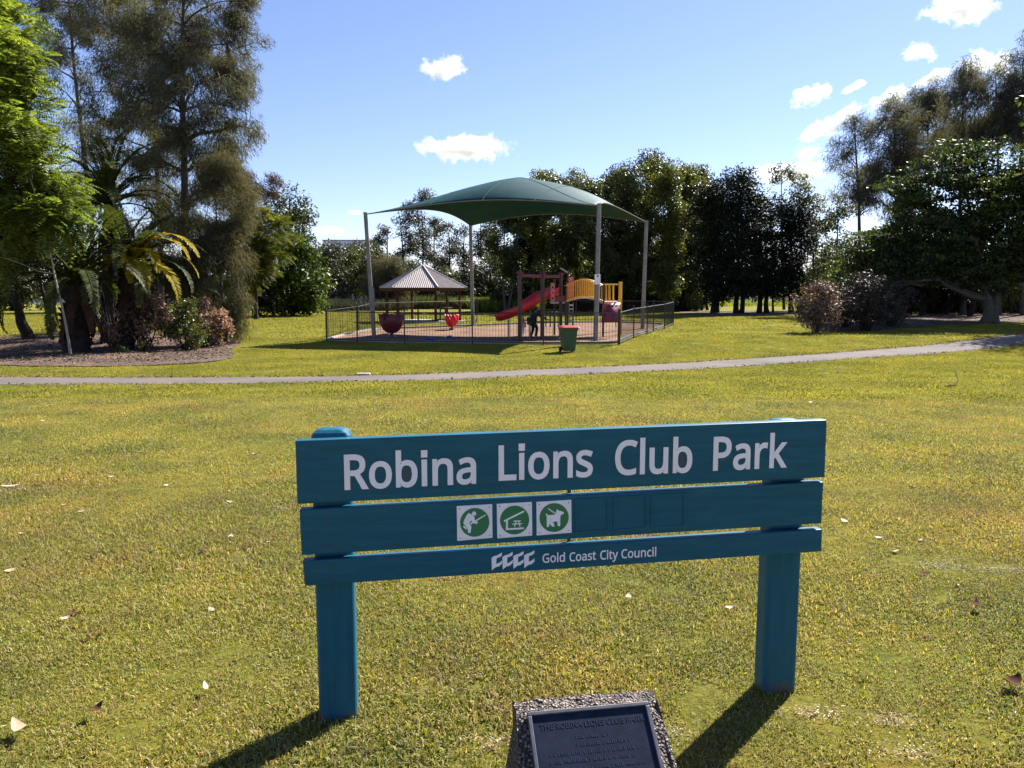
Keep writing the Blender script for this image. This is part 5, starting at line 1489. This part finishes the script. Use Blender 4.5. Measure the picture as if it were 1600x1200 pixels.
for k, (x, t_, D, w, mt) in enumerate(thick):
    kd = dict(kind='needle', L=.6, W=.035, lpc=60, flat=.8) if mt is L_soft else dict(L=.34, W=.14, lpc=20)
    plant('bushy_tree', ('soft brownish casuarina bush' if mt is L_soft else 'low bushy tree') + ' along the lake shore, %s from the left' % ORD[k], 'tree', D, x,
          [(x, t_ + 18, w * .8, 18), (x - 4, t_ + 45, w, 22), (x + 5, t_ + 66, w, 16)], mt, dens=2.6, cr=.8, seed=70 + k, tr=.14, group='bushy trees along the lake shore', gap=.3, **kd)

# the wood behind the playground: slim trees with leaning stems
wood = [(790, 300, 66, L_olive), (818, 290, 72, L_dark), (848, 268, 70, L_yel), (876, 270, 66, L_olive), (902, 274, 74, L_yel), (928, 284, 64, L_olive), (956, 270, 70, L_dark), (982, 262, 66, L_olive), (1016, 243, 72, L_olive), (1044, 250, 66, L_yel), (1070, 262, 70, L_yel), (1096, 258, 74, L_olive)]
for k, (x, t_, D, mt) in enumerate(wood):
    rr_ = random.Random(k + 40)
    bl = []; y = t_ + 16
    while y < 465:
        w = 25 if y < 360 else 20
        bl.append((x + rr_.uniform(-13, 13), y, w * rr_.uniform(.8, 1.15), rr_.uniform(15, 21), 1.0 if y < 420 else .7)); y += rr_.uniform(17, 25)
    lean = rr_.uniform(-12, 12)
    plant('slender_tree', 'slim leafy tree in the wood behind the playground, %s from the left' % ORD[k], 'tree', D, x, bl, mt, dens=2.5, lpc=28, cr=.62, L=.24, W=.11, seed=90 + k,
          trunks=[[(x, None), (x + lean, 420), (x + lean * .4, t_ + 12)], [(x + lean * .6 + 5, None), (x + 12 - lean, 430), (x + 18, 330)]], tr=.13, limbs=16, gap=.42, group='trees of the wood behind the playground',
          bark=bark_grey if k % 3 == 0 else bark_dark, twig=.025)
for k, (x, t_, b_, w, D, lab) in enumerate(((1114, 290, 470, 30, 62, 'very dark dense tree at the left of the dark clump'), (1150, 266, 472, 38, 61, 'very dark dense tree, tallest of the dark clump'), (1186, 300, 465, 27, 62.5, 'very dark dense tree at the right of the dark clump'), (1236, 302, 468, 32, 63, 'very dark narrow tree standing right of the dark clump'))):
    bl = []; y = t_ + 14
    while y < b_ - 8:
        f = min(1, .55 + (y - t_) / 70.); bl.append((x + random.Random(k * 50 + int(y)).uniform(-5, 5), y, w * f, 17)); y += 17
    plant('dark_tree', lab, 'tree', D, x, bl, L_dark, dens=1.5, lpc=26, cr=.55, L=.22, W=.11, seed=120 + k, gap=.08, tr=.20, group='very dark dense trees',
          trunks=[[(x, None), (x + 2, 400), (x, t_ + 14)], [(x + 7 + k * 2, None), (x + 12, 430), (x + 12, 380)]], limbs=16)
plant('pale_tree', 'slim pale leaved tree between the two dark masses', 'tree', 64, 1208, [(1204, 340, 10, 18), (1206, 380, 10, 20), (1208, 420, 9, 20), (1210, 450, 10, 18)], L_yel, dens=.8, L=.2, W=.1, cr=.5, seed=130, tr=.09, gap=.4)
plant('pale_tree', 'thin tree with a small tufted crown poking above the dark trees', 'tree', 76, 1222, [(1220, 268, 17, 9), (1240, 278, 9, 5), (1212, 280, 7, 4)], L_gum, dens=1.0, L=.28, W=.12, cr=.55, seed=131, tr=.12, trunks=[[(1225, None), (1222, 330), (1220, 270)]], gap=.4)
plant('pale_tree', 'airy light green tree right of the narrow dark tree', 'tree', 72, 1268, [(1258, 292, 18, 14), (1268, 320, 24, 18), (1275, 350, 26, 20), (1265, 385, 22, 20), (1280, 410, 24, 20), (1268, 445, 26, 22)], L_yel, dens=.75, L=.26, W=.12, cr=.6, seed=132, tr=.15, gap=.5, trunks=[[(1268, None), (1272, 400), (1262, 295)]])
plant('pale_tree', 'light green tree in front of the sparse casuarina on the right', 'tree', 68, 1305, [(1300, 350, 22, 18), (1318, 330, 20, 16), (1310, 385, 28, 22), (1300, 425, 28, 25), (1315, 455, 25, 20)], L_olive, dens=.95, L=.26, W=.12, cr=.6, seed=133, tr=.15, gap=.4)
# casuarinas on the right
CR = dict(CAS); CR.update(cr=.75, L=.48, W=.036, lpc=85)
right_c = [(1345, 62, [(1335, 200, 24, 22), (1322, 245, 26, 26), (1345, 270, 28, 30), (1318, 300, 22, 16), (1350, 310, 26, 25)], .62, 'sparse see through casuarina, leftmost of the tall ones on the right'),
           (1400, 60, [(1400, 185, 38, 30), (1385, 225, 38, 30), (1410, 255, 40, 35), (1375, 280, 35, 30), (1395, 310, 40, 30)], .85, 'tall casuarina, second from the left of the right hand row'),
           (1455, 64, [(1450, 150, 32, 28), (1445, 190, 40, 35), (1470, 225, 45, 35), (1430, 250, 35, 30)], 1.0, 'tall dark casuarina, third from the left of the right hand row'),
           (1505, 56, [(1506, 112, 16, 22), (1505, 150, 30, 28), (1520, 185, 42, 32), (1500, 225, 45, 30)], 1.05, 'tall casuarina with a pointed tip, middle of the right hand row'),
           (1560, 55, [(1555, 140, 30, 25), (1560, 175, 38, 28), (1575, 215, 40, 30)], 1.1, 'tall casuarina with drooping foliage near the right edge'),
           (1600, 54, [(1600, 105, 24, 28), (1592, 150, 26, 30), (1605, 200, 35, 35), (1640, 90, 40, 50), (1650, 180, 50, 60)], .8, 'casuarina cut off by the right edge of the photo')]
for k, (x, D, bl, dn, lab) in enumerate(right_c):
    plant('casuarina_tree', lab, 'tree', D, x, bl, trunks=[[(x, None), (x - 3, 350), (bl[0][0], bl[0][1] - 10)]], tr=.22, limbs=22, dens=dn, seed=140 + k, group='casuarinas of the right hand row', twig=.03, **CR)
plant('canopy_tree', 'huge broad dark green tree spreading over the right side of the lawn', 'tree', 44.5, 1540,
      [(1500, 300, 85, 50), (1440, 320, 65, 42), (1555, 262, 75, 40), (1600, 320, 80, 70), (1485, 385, 95, 48), (1385, 390, 52, 42), (1350, 430, 42, 26), (1560, 405, 85, 42), (1455, 262, 38, 22), (1650, 290, 80, 60), (1660, 400, 80, 50), (1335, 395, 38, 28), (1505, 238, 48, 20), (1410, 300, 40, 24), (1400, 435, 50, 22), (1470, 425, 60, 24), (1340, 455, 34, 18), (1560, 440, 60, 18), (1620, 380, 60, 50), (1420, 360, 60, 34), (1520, 345, 70, 40)],
      L_tipu, 'leaf', dens=1.25, lpc=34, cr=.72, L=.23, W=.12, flat=.26, trunks=[[(1540, None), (1540, 450), (1528, 400), (1500, 280)], [(1548, None), (1560, 440), (1590, 340)]], tr=.34, limbs=34, bark=bark_grey, seed=150, gap=.34, depth=.75)
for k, (x, D, lab) in enumerate(((1385, 57, 'first'), (1422, 59, 'second'), (1440, 55, 'third'), (1478, 56, 'fourth'), (1500, 60, 'fifth'), (1515, 54, 'sixth'), (1580, 58, 'seventh'))):
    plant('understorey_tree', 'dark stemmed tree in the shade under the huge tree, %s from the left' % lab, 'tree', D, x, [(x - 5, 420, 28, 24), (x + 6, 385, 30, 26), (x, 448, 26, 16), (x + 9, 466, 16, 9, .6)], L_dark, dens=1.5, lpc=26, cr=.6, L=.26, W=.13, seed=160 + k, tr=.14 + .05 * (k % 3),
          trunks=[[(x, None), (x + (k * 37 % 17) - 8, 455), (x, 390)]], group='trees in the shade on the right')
plant('bushy_tree', 'sunlit green tree far behind the trunks at the right edge', 'tree', 78, 1595, [(1590, 420, 26, 26), (1610, 450, 28, 22), (1640, 410, 40, 40)], L_yel, dens=.9, L=.3, W=.15, cr=.8, seed=170)
for k, (x, D, t_, lab) in enumerate(((1722, 40, 60, 'broad tree standing outside the right edge of the photo, nearer one'), (1860, 46, 150, 'broad tree standing outside the right edge of the photo, farther one'), (1745, 44, 90, 'round tree outside the right edge that shades the path'))):
    plant('canopy_tree', lab, 'tree', D, x, [(x, t_ + 60, 80, 50), (x - 40, t_ + 110, 60, 45), (x + 60, t_ + 110, 70, 45), (x, t_ + 170, 90, 55)], L_tipu, dens=1.1, lpc=26, cr=.75, L=.28, W=.15, flat=.5, tr=.3, seed=180 + k, gap=.2)
plant('pink_shrub', 'dusty pink rounded shrub at the left end of the right bed', 'shrub', 37, 1275, [(1275, 475, 32, 28), (1262, 490, 22, 20), (1290, 492, 24, 20), (1278, 455, 20, 16)], L_pinkg, dens=.9, lpc=22, cr=.30, L=.15, W=.07, seed=190, extra=stems(30, 2.2, 1.1), bark=bark_grey, **SH)
for k, (x, D, lab) in enumerate(((1322, 40, 'dark twiggy shrub tucked behind the dusty pink shrub'), (1392, 40.5, 'dark twiggy shrub at the right of the twiggy group'))):
    plant('twiggy_shrub', lab, 'shrub', D, x, [(x, 468, 30, 30), (x - 12, 488, 22, 18), (x + 12, 488, 22, 18)], L_twig, dens=.8, lpc=20, cr=.34, L=.16, W=.07, seed=195 + k, extra=stems(30, 2.2, 1.1), **SH)
plant('twiggy_shrub', 'dark twiggy shrub right of the dusty pink shrub', 'shrub', 38, 1352, [(1352, 465, 42, 30), (1335, 485, 30, 22), (1375, 485, 30, 22), (1355, 440, 28, 14)], L_twig, dens=.75, lpc=20, cr=.32, L=.15, W=.06, seed=191, extra=stems(44, 2.4, 1.5), **SH)
more = [(800, 370, 90, 30, L_gum), (840, 380, 86, 30, L_olive), (885, 365, 92, 30, L_dark), (925, 375, 88, 30, L_olive), (965, 370, 84, 28, L_dark), (1005, 365, 90, 30, L_olive), (1045, 375, 86, 28, L_dark), (1080, 368, 92, 28, L_olive), (1300, 400, 90, 32, L_olive), (1350, 390, 86, 34, L_dark), (1405, 395, 92, 34, L_olive), (1460, 390, 88, 34, L_dark), (1520, 385, 90, 34, L_olive), (1575, 400, 94, 30, L_olive)]
for k, (x, t_, D, w, mt) in enumerate(more):
    plant('bushy_tree', 'tree crown filling the gaps deep in the background, %s from the left' % ORD[k], 'tree', D, x, [(x, t_ + 18, w * .8, 18), (x - 6, t_ + 42, w, 20), (x + 7, t_ + 62, w, 14, .6)], mt, dens=2.2, L=.4, W=.18, lpc=24, cr=.9, seed=210 + k, tr=.16, gap=.35, group='trees deep in the background')
# reeds and low growth on the far lawn
def reeds(areas, name, label, mat, n, h, seed):
    r_ = np.random.default_rng(seed); P = []
    for (x0, x1, D0, D1) in areas:
        D = r_.uniform(D0, D1, n); px = r_.uniform(x0, x1, n); x = (px - 800) / F_PX * D
        cl = np.sin(px * .09 + seed) + np.sin(D * 1.7) + r_.normal(0, .5, n)
        kp = cl > -.6; P.append(np.c_[x, D, ground_z(x, D)][kp])
    P = np.concatenate(P); m_ = len(P)
    L_ = h * r_.uniform(.5, 1.2, m_); d = unit(np.c_[r_.normal(0, .3, (m_, 2)), np.ones(m_)])
    V, Fq = quads(P + d * L_[:, None] * .5, d, unit(r_.normal(0, 1, (m_, 3))), L_, np.full(m_, .07))
    return tag(link(name, np_mesh(name, V, Fq, mat)), label, 'plants', kind='stuff')


reeds([(738, 850, 66, 70), (700, 770, 78, 84)], 'reeds', 'bright yellow green reeds behind the playground', L_reed, 9000, 1.1, 3)
reeds([(505, 640, 70, 80)], 'reeds', 'tall pale grasses along the shore left of the shelter', L_gum, 9000, 1.0, 4)
reeds([(770, 1090, 67, 74), (1300, 1620, 58, 66)], 'undergrowth', 'dark undergrowth at the feet of the woods', L_dark, 15000, 1.7, 8)
reeds([(640, 740, 78, 86), (860, 1100, 76, 84)], 'reeds', 'dull green undergrowth at the foot of the far trees', L_olive, 9000, 1.3, 5)
reeds([(1100, 1330, 92, 108)], 'reeds', 'low green growth at the lake edge behind the dark trees', L_reed, 6000, .7, 6)
# far shore: a wood that reads as one mass
r_ = np.random.default_rng(77); n = 52000
X = r_.uniform(-420, 420, n); Y = r_.uniform(448, 475, n)
H_ = 11 + 3.5 * np.sin(X * .05) + 2.5 * np.sin(X * .17 + 1) + 1.5 * np.sin(X * .43)
Zr = r_.random(n) ** .7
P = np.c_[X, Y, ground_z(X, Y) + Zr * H_]
V, Fq = quads(P, unit(r_.normal(0, 1, (n, 3))), unit(r_.normal(0, 1, (n, 3)) + [0, -.5, .8]), r_.uniform(1.2, 2.4, n), r_.uniform(.8, 1.6, n))
tag(link('far_wood', np_mesh('far_wood', V, Fq, L_olive)), 'distant line of trees on the far shore of the lake', 'trees', kind='stuff')

# ---------------------------------------------------------------- grass blades (stuff: nobody could count them)
L_grass = leaf_mat('grass_blades', [(.07, .10, .016), (.15, .18, .024), (.22, .245, .034), (.31, .30, .054), (.24, .18, .078), (.37, .31, .14), (.50, .45, .27)], .42, .6, 1.3, .2, big=.9, worn=True)
L_grass2 = leaf_mat('grass_blades_far', [(.15, .16, .032), (.21, .212, .042), (.26, .248, .055), (.31, .285, .09)], .42, .7, 1.3, .1, big=.5)


def tuft(name, rad, n, h, w, seed, gm=None):
    gm = gm or L_grass
    r_ = np.random.default_rng(seed)
    a_ = r_.uniform(0, 2 * np.pi, n); q = rad * np.sqrt(r_.random(n))
    B = np.c_[q * np.cos(a_), q * np.sin(a_), np.full(n, -.004)]
    yaw = r_.uniform(0, 2 * np.pi, n); lean = np.abs(r_.normal(.95, .45, n))
    hh = h * r_.uniform(.45, 1.25, n); ww = w * r_.uniform(.7, 1.3, n)
    dr = np.c_[np.cos(yaw), np.sin(yaw), np.zeros(n)]; sd_ = np.c_[-np.sin(yaw), np.cos(yaw), np.zeros(n)]
    sd_ = unit(sd_ + r_.normal(0, .3, (n, 3)))
    m1 = B + dr * (hh * np.sin(lean * .5) * .55)[:, None] + np.c_[np.zeros((n, 2)), hh * np.cos(lean * .5) * .55]
    m2 = m1 + dr * (hh * np.sin(lean * 1.3) * .5)[:, None] + np.c_[np.zeros((n, 2)), hh * np.cos(lean * 1.3) * .5]
    V = np.stack([B - sd_ * ww[:, None] / 2, B + sd_ * ww[:, None] / 2, m1 + sd_ * ww[:, None] * .42, m1 - sd_ * ww[:, None] * .42, m2], 1).reshape(-1, 3)
    o_ = np.arange(n)[:, None] * 5
    # each blade is a quad and a tip triangle, stored as two quads sharing the tip vertex edge
    me = bpy.data.meshes.new(name)
    fs = np.concatenate([o_ + [0, 1, 2], o_ + [0, 2, 3], o_ + [3, 2, 4]]).astype(np.int32)
    me = np_mesh(name, V, fs, gm)
    return bpy.data.objects.new(name, me)


def scatter(name, label, pts, scl, tufts, seed):
    r_ = np.random.default_rng(seed); n = len(pts)
    me = bpy.data.meshes.new(name); me.vertices.add(n); me.vertices.foreach_set('co', pts.astype(np.float32).ravel())
    at_ = me.attributes.new('scl', 'FLOAT', 'POINT'); at_.data.foreach_set('value', scl.astype(np.float32))
    at_ = me.attributes.new('rz', 'FLOAT', 'POINT'); at_.data.foreach_set('value', r_.uniform(0, 6.28, n).astype(np.float32))
    me.materials.append(L_grass); me.update()
    o = link(name, me); tag(o, label, 'grass', kind='stuff')
    ng = bpy.data.node_groups.new(name, 'GeometryNodeTree')
    ng.interface.new_socket('Geometry', in_out='INPUT', socket_type='NodeSocketGeometry'); ng.interface.new_socket('Geometry', in_out='OUTPUT', socket_type='NodeSocketGeometry')
    N = ng.nodes; Lk = ng.links.new
    gi, go = N.new('NodeGroupInput'), N.new('NodeGroupOutput')
    jn = N.new('GeometryNodeJoinGeometry')
    g2 = N.new('GeometryNodeGeometryToInstance')
    for t in tufts:
        oi = N.new('GeometryNodeObjectInfo'); oi.inputs['Object'].default_value = t; oi.inputs['As Instance'].default_value = True
        Lk(oi.outputs['Geometry'], jn.inputs[0])
    ip = N.new('GeometryNodeInstanceOnPoints'); ip.inputs['Pick Instance'].default_value = True
    rv = N.new('FunctionNodeRandomValue'); rv.data_type = 'INT'; rv.inputs['Min'].default_value = 0; rv.inputs['Max'].default_value = len(tufts) - 1
    for s_ in rv.inputs:
        if s_.name == 'Max' and s_.type == 'INT': s_.default_value = len(tufts) - 1
        if s_.name == 'Min' and s_.type == 'INT': s_.default_value = 0
    Lk(gi.outputs[0], ip.inputs['Points']); Lk(jn.outputs[0], ip.inputs['Instance'])
    Lk([q for q in rv.outputs if q.type == 'INT'][0], ip.inputs['Instance Index'])
    ra = N.new('GeometryNodeInputNamedAttribute'); ra.data_type = 'FLOAT'; ra.inputs[0].default_value = 'rz'
    sa = N.new('GeometryNodeInputNamedAttribute'); sa.data_type = 'FLOAT'; sa.inputs[0].default_value = 'scl'
    cx_ = N.new('ShaderNodeCombineXYZ'); Lk(ra.outputs[0], cx_.inputs['Z'])
    Lk(cx_.outputs[0], ip.inputs['Rotation']); Lk(sa.outputs[0], ip.inputs['Scale'])
    Lk(ip.outputs[0], go.inputs[0])
    md = o.modifiers.new('scatter', 'NODES'); md.node_group = ng
    return o


BARE = [gp(*p) for p in ((1470, 886), (1565, 893), (1270, 1118), (440, 796), (1250, 845), (765, 1165), (1045, 1150), (20, 766), (1390, 1130), (1420, 1180), (690, 905))]
BR = [.16, .14, .12, .10, .06, .10, .09, .12, .10, .12, .08]


def INSIDE(poly, Q):
    c = np.zeros(len(Q), bool); n = len(poly)
    for i_ in range(n):
        a_, b_ = poly[i_], poly[(i_ + 1) % n]
        cond = ((a_[1] > Q[:, 1]) != (b_[1] > Q[:, 1])); xi = (b_[0] - a_[0]) * (Q[:, 1] - a_[1]) / ((b_[1] - a_[1]) or 1e-9) + a_[0]
        c ^= cond & (Q[:, 0] < xi)
    return c


def lawn_points(d0, d1, step, mx, seed, jit=.5):
    r_ = np.random.default_rng(seed); P = []
    ds = np.arange(d0, d1, step)
    for d in ds:
        hw = d * .70 + mx
        x = np.arange(-hw, hw, step); P.append(np.c_[x + r_.uniform(-jit, jit, len(x)) * step, d + r_.uniform(-jit, jit, len(x)) * step])
    P = np.concatenate(P)
    # keep off the path, the beds, the softfall, the posts and bare spots
    dd = np.full(len(P), 9.)
    for c_ in PATH_C[::1]: dd = np.minimum(dd, np.hypot(P[:, 0] - c_[0], P[:, 1] - c_[1]))
    keep = dd > PATH_HALF + .04
    inside = INSIDE
    for poly in (bed_l, bed_r, bed_m, soft): keep &= ~inside([(p[0], p[1]) for p in poly], P)
    P = P[keep]
    s_ = 1 + .30 * np.sin(P[:, 0] * 2.1 + np.sin(P[:, 1] * 1.3) * 2) * np.sin(P[:, 1] * 1.7) + r_.normal(0, .12, len(P))
    thin = np.sin(P[:, 0] * 5.3 + 2 * np.sin(P[:, 1] * 3.1)) * np.sin(P[:, 1] * 4.7 + P[:, 0]) + r_.normal(0, .35, len(P))
    s_ *= np.where(thin < -.85, .4, 1)
    kp = np.ones(len(P), bool)
    for b_, rb in zip(BARE, BR):
        e = np.hypot((P[:, 0] - b_.x), (P[:, 1] - b_.y) * 1.0) + r_.normal(0, rb * .25, len(P)); s_ = np.where(e < rb, s_ * .55, s_); kp &= ~((e < rb * .8) & (r_.random(len(P)) < .5))
    q = kp
    return np.c_[P, ground_z(P[:, 0], P[:, 1])][q], np.clip(s_, .3, 1.6)[q]


near = [tuft('grass_tuft', .075, 120, .028, .0045, s_) for s_ in range(6)]
mid_t = [tuft('grass_tuft', .17, 230, .026, .0065, 10 + s_) for s_ in range(4)]
far_t = [tuft('grass_tuft', .42, 330, .035, .014, 20 + s_, L_grass2) for s_ in range(4)]
P, s_ = lawn_points(1.7, 6.4, .072, 2.2, 1); scatter('lawn_grass', 'short yellow green mown grass around the sign', P, s_, near, 1)
P, s_ = lawn_points(6.4, 13.5, .15, 2.6, 2); scatter('lawn_grass', 'short mown grass between the sign and the path', P, s_, mid_t, 2)
vfar_t = [tuft('grass_tuft', .95, 340, .05, .028, 30 + s_, L_grass2) for s_ in range(3)]
P, s_ = lawn_points(34, 64, .85, 3, 4); scatter('lawn_grass', 'mown grass beyond the playground', P, s_, vfar_t, 4)
P, s_ = lawn_points(13.5, 34, .38, 4, 3); scatter('lawn_grass', 'short mown grass on both sides of the path', P, s_, far_t, 3)

# thin worn spots: pale dry bits of thatch and bark lying in the grass
r_ = np.random.default_rng(5); P = []
for b_, rb in zip(BARE, BR):
    n = int(1600 * rb); P.append(np.c_[r_.normal(b_.x, rb * .6, n), r_.normal(b_.y, rb * .28, n)])
n = 2600; yy = 2.2 + 16 * r_.random(n) ** 1.6; P.append(np.c_[r_.uniform(-1, 1, n) * (.75 * yy + .5), yy])
P = np.concatenate(P); P = np.c_[P, ground_z(P[:, 0], P[:, 1]) + r_.uniform(.006, .020, len(P))]; n = len(P)
V, Fq = quads(P, unit(r_.normal(0, 1, (n, 3)) * [1, 1, .25]), unit(r_.normal(0, .35, (n, 3)) + [0, 0, 1]), r_.uniform(.006, .020, n) * (1 + P[:, 1] * .06), r_.uniform(.002, .005, n) * (1 + P[:, 1] * .06))
L_thatch = leaf_mat('dry_thatch', [(.20, .13, .08), (.42, .34, .24), (.6, .52, .42), (.30, .22, .13), (.10, .06, .04)], .2, .8, 1.0, .1)
tag(link('dry_thatch', np_mesh('dry_thatch', V, Fq, L_thatch)), 'pale dry bits of thatch lying in the lawn', 'litter', kind='stuff')
# chips, twigs and dropped leaves over the mulch beds
Q = []
for poly, nn, sd in ((bed_l, 15000, 1), (bed_r, 7000, 2)):
    A = np.array([(p[0], p[1]) for p in poly]); lo, hi = A.min(0), A.max(0)
    X_ = r_.uniform(lo, hi, (nn, 2)); Q.append(X_[INSIDE([tuple(a) for a in A], X_)])
P = np.concatenate(Q); n = len(P)
P = np.c_[P, ground_z(P[:, 0], P[:, 1]) + r_.uniform(.10, .17, n) * 1.0]
V, Fq = quads(P, unit(r_.normal(0, 1, (n, 3)) * [1, 1, .3]), unit(r_.normal(0, .5, (n, 3)) + [0, 0, 1]), r_.uniform(.05, .16, n), r_.uniform(.02, .05, n))
L_chip = leaf_mat('mulch_chips', [(.03, .02, .014), (.09, .058, .04), (.19, .13, .095), (.06, .04, .03), (.28, .21, .16)], .05, .9, 1.0, .1)
tag(link('mulch_litter', np_mesh('mulch_litter', V, Fq, L_chip)), 'wood chips and dropped leaves covering the mulch beds', 'litter', kind='stuff')
# bark and leaf litter swept along the far edge of the path
n = 5200; t = r_.random(n); ci = np.clip((t * (NP - 1)).astype(int), 0, NP - 2); off = PATH_HALF * np.where(r_.random(n) < .72, 1, -1) + r_.normal(0, .10, n)
P = PATH_C[ci] + (PATH_C[ci + 1] - PATH_C[ci]) * r_.random(n)[:, None] + Nn[ci] * off[:, None]
P = np.c_[P, ground_z(P[:, 0], P[:, 1]) + .035]
V, Fq = quads(P, unit(r_.normal(0, 1, (n, 3)) * [1, 1, .2]), unit(r_.normal(0, .4, (n, 3)) + [0, 0, 1]), r_.uniform(.04, .11, n), r_.uniform(.02, .05, n))
L_lit = leaf_mat('path_litter', [(.06, .035, .022), (.13, .085, .055), (.22, .16, .11), (.09, .06, .04)], .1, .85, 1.0, .1)
tag(link('leaf_litter', np_mesh('leaf_litter', V, Fq, L_lit)), 'brown leaf litter along the edges of the path', 'litter', kind='stuff')

# ---------------------------------------------------------------- fallen leaves and twig on the lawn
M['leaf_brown'] = plain('dry_leaf_brown', (.075, .032, .018), .85, var=.3, scale=40, spec=.08)
M['leaf_tan'] = plain('dry_leaf_tan', (.40, .27, .16), .6, var=.2, scale=40)
M['leaf_pale'] = plain('dry_leaf_pale', (.42, .34, .25), .6, var=.15, scale=40)


def leaf_thing(pos, L_, W_, curl, rz, mat, label, group=None, tilt=0.06):
    mb = MB(); vs = []; n = 10; curl *= .5; tilt *= .6
    for k in range(n + 1):
        t = k / n; w = W_ * math.sin(math.pi * min(1, t * .96 + .02)) ** .8
        z = curl * L_ * (t - .5) ** 2 * 2 + .004
        for s_, dz in ((-1, .2), (-.5, .05), (0, 0), (.5, .06), (1, .28)):
            vs.append((pos.x + (t - .5) * L_ * math.cos(rz) - s_ * w / 2 * math.sin(rz), pos.y + (t - .5) * L_ * math.sin(rz) + s_ * w / 2 * math.cos(rz), pos.z + z + dz * w * .5 * curl + tilt * L_ * (t - .5)))
    mb.add(vs, [(k * 5 + j, k * 5 + j + 1, k * 5 + j + 6, k * 5 + j + 5) for k in range(n) for j in range(4)])
    o = mb.build('fallen_leaf', mat, None, smooth=True)
    return tag(o, label, 'leaf', group)


up2 = Vector((0, 0, .03))
leaf_thing(gp(32, 1152) + up2, .11, .045, 1.0, R(-35), M['leaf_tan'], 'big curled tan leaf in the bottom left corner of the lawn')
leaf_thing(gp(150, 1122) + up2, .06, .035, 1.3, R(70), M['leaf_brown'], 'dark brown curled leaf at the lower left of the lawn')
leaf_thing(gp(1580, 1078) + up2, .09, .06, 1.1, R(20), M['leaf_brown'], 'dark brown crumpled leaf near the right edge of the lawn')
leaf_thing(gp(1525, 955) + up2, .08, .04, .8, R(60), M['leaf_brown'], 'reddish brown leaf on the lawn right of the sign')
leaf_thing(gp(322, 1085) + up2, .07, .02, .4, R(120), M['leaf_pale'], 'narrow pale leaf low on the left of the lawn')
leaf_thing(gp(103, 976) + up2, .05, .032, .9, R(50), M['leaf_pale'], 'small white leaf on the left of the lawn, level with the sign post')
leaf_thing(gp(361, 846) + up2, .055, .032, .9, R(100), M['leaf_pale'], 'small white leaf on the lawn just left of the sign')
leaf_thing(gp(320, 865) + up2, .06, .04, .8, R(10), M['leaf_brown'], 'dark leaf on the lawn beside the small white one left of the sign')
leaf_thing(gp(1139, 959) + up2, .045, .03, .7, R(10), M['leaf_pale'], 'small pale leaf seen between the sign posts')
leaf_thing(gp(982, 942) + up2, .06, .03, .7, R(80), M['leaf_tan'], 'tan leaf standing in the grass below the lowest board')
leaf_thing(gp(150, 871) + up2, .07, .03, .7, R(0), M['leaf_brown'], 'dark flat leaf at the left, midway down the lawn')
leaf_thing(gp(18, 765) + up2, .16, .05, .3, R(10), M['leaf_pale'], 'long pale strip of bark at the left edge of the lawn')
r7 = random.Random(21)
src = {}
for k in range(120):
    y = 604 + (r7.random() ** 1.4) * 420; x = r7.uniform(0, 1600)
    if 440 < x < 1310 and y > 640: continue
    mt = r7.choices(('leaf_brown', 'leaf_tan', 'leaf_pale'), (7, 2, 2))[0]
    p = gp(x, y); up2 = .02
    if mt not in src:
        o = leaf_thing(Vector((0, 0, .02)), 1, .5, .45, 0, M[mt], {'leaf_brown': 'dark brown leaf lying on the lawn', 'leaf_tan': 'tan leaf lying on the lawn', 'leaf_pale': 'pale bleached leaf lying on the lawn'}[mt], {'leaf_brown': 'scattered brown leaves', 'leaf_tan': 'scattered tan leaves', 'leaf_pale': 'scattered pale leaves'}[mt])
        src[mt] = o
    else: o = src[mt].copy(); COL.objects.link(o)
    sz = r7.uniform(.035, .065) * (1 + max(0, p.y - 8) * .035)
    o.location = p + Vector((0, 0, .012)); o.scale = (sz, sz, sz); o.rotation_euler = (r7.uniform(-.25, .25), r7.uniform(-.25, .25), r7.uniform(0, 6.28))
p = gp(1493, 606); mb = MB()
mb.tube([p + Vector((-.22, 0, .03)), p + Vector((0, .05, .05)), p + Vector((.22, .3, .12)), p + Vector((.3, .6, .30))], [.012, .012, .009, .004], 6); mb.tube([p + Vector((-.02, .05, .05)), p + Vector((-.2, -.1, .06))], [.01, .004], 5)
tag(mb.build('fallen_twig', bark_dark), 'bent brown twig lying on the lawn at the upper right', 'twig')
p = gp(568, 586); mb = MB(); mb.box(p + Vector((0, 0, .03)), (.34, .2, .04)); o = mb.build('flat_stone', M['slab'], None, bevel=.02); tag(o, 'pale flat stone at the far edge of the path', 'stone')
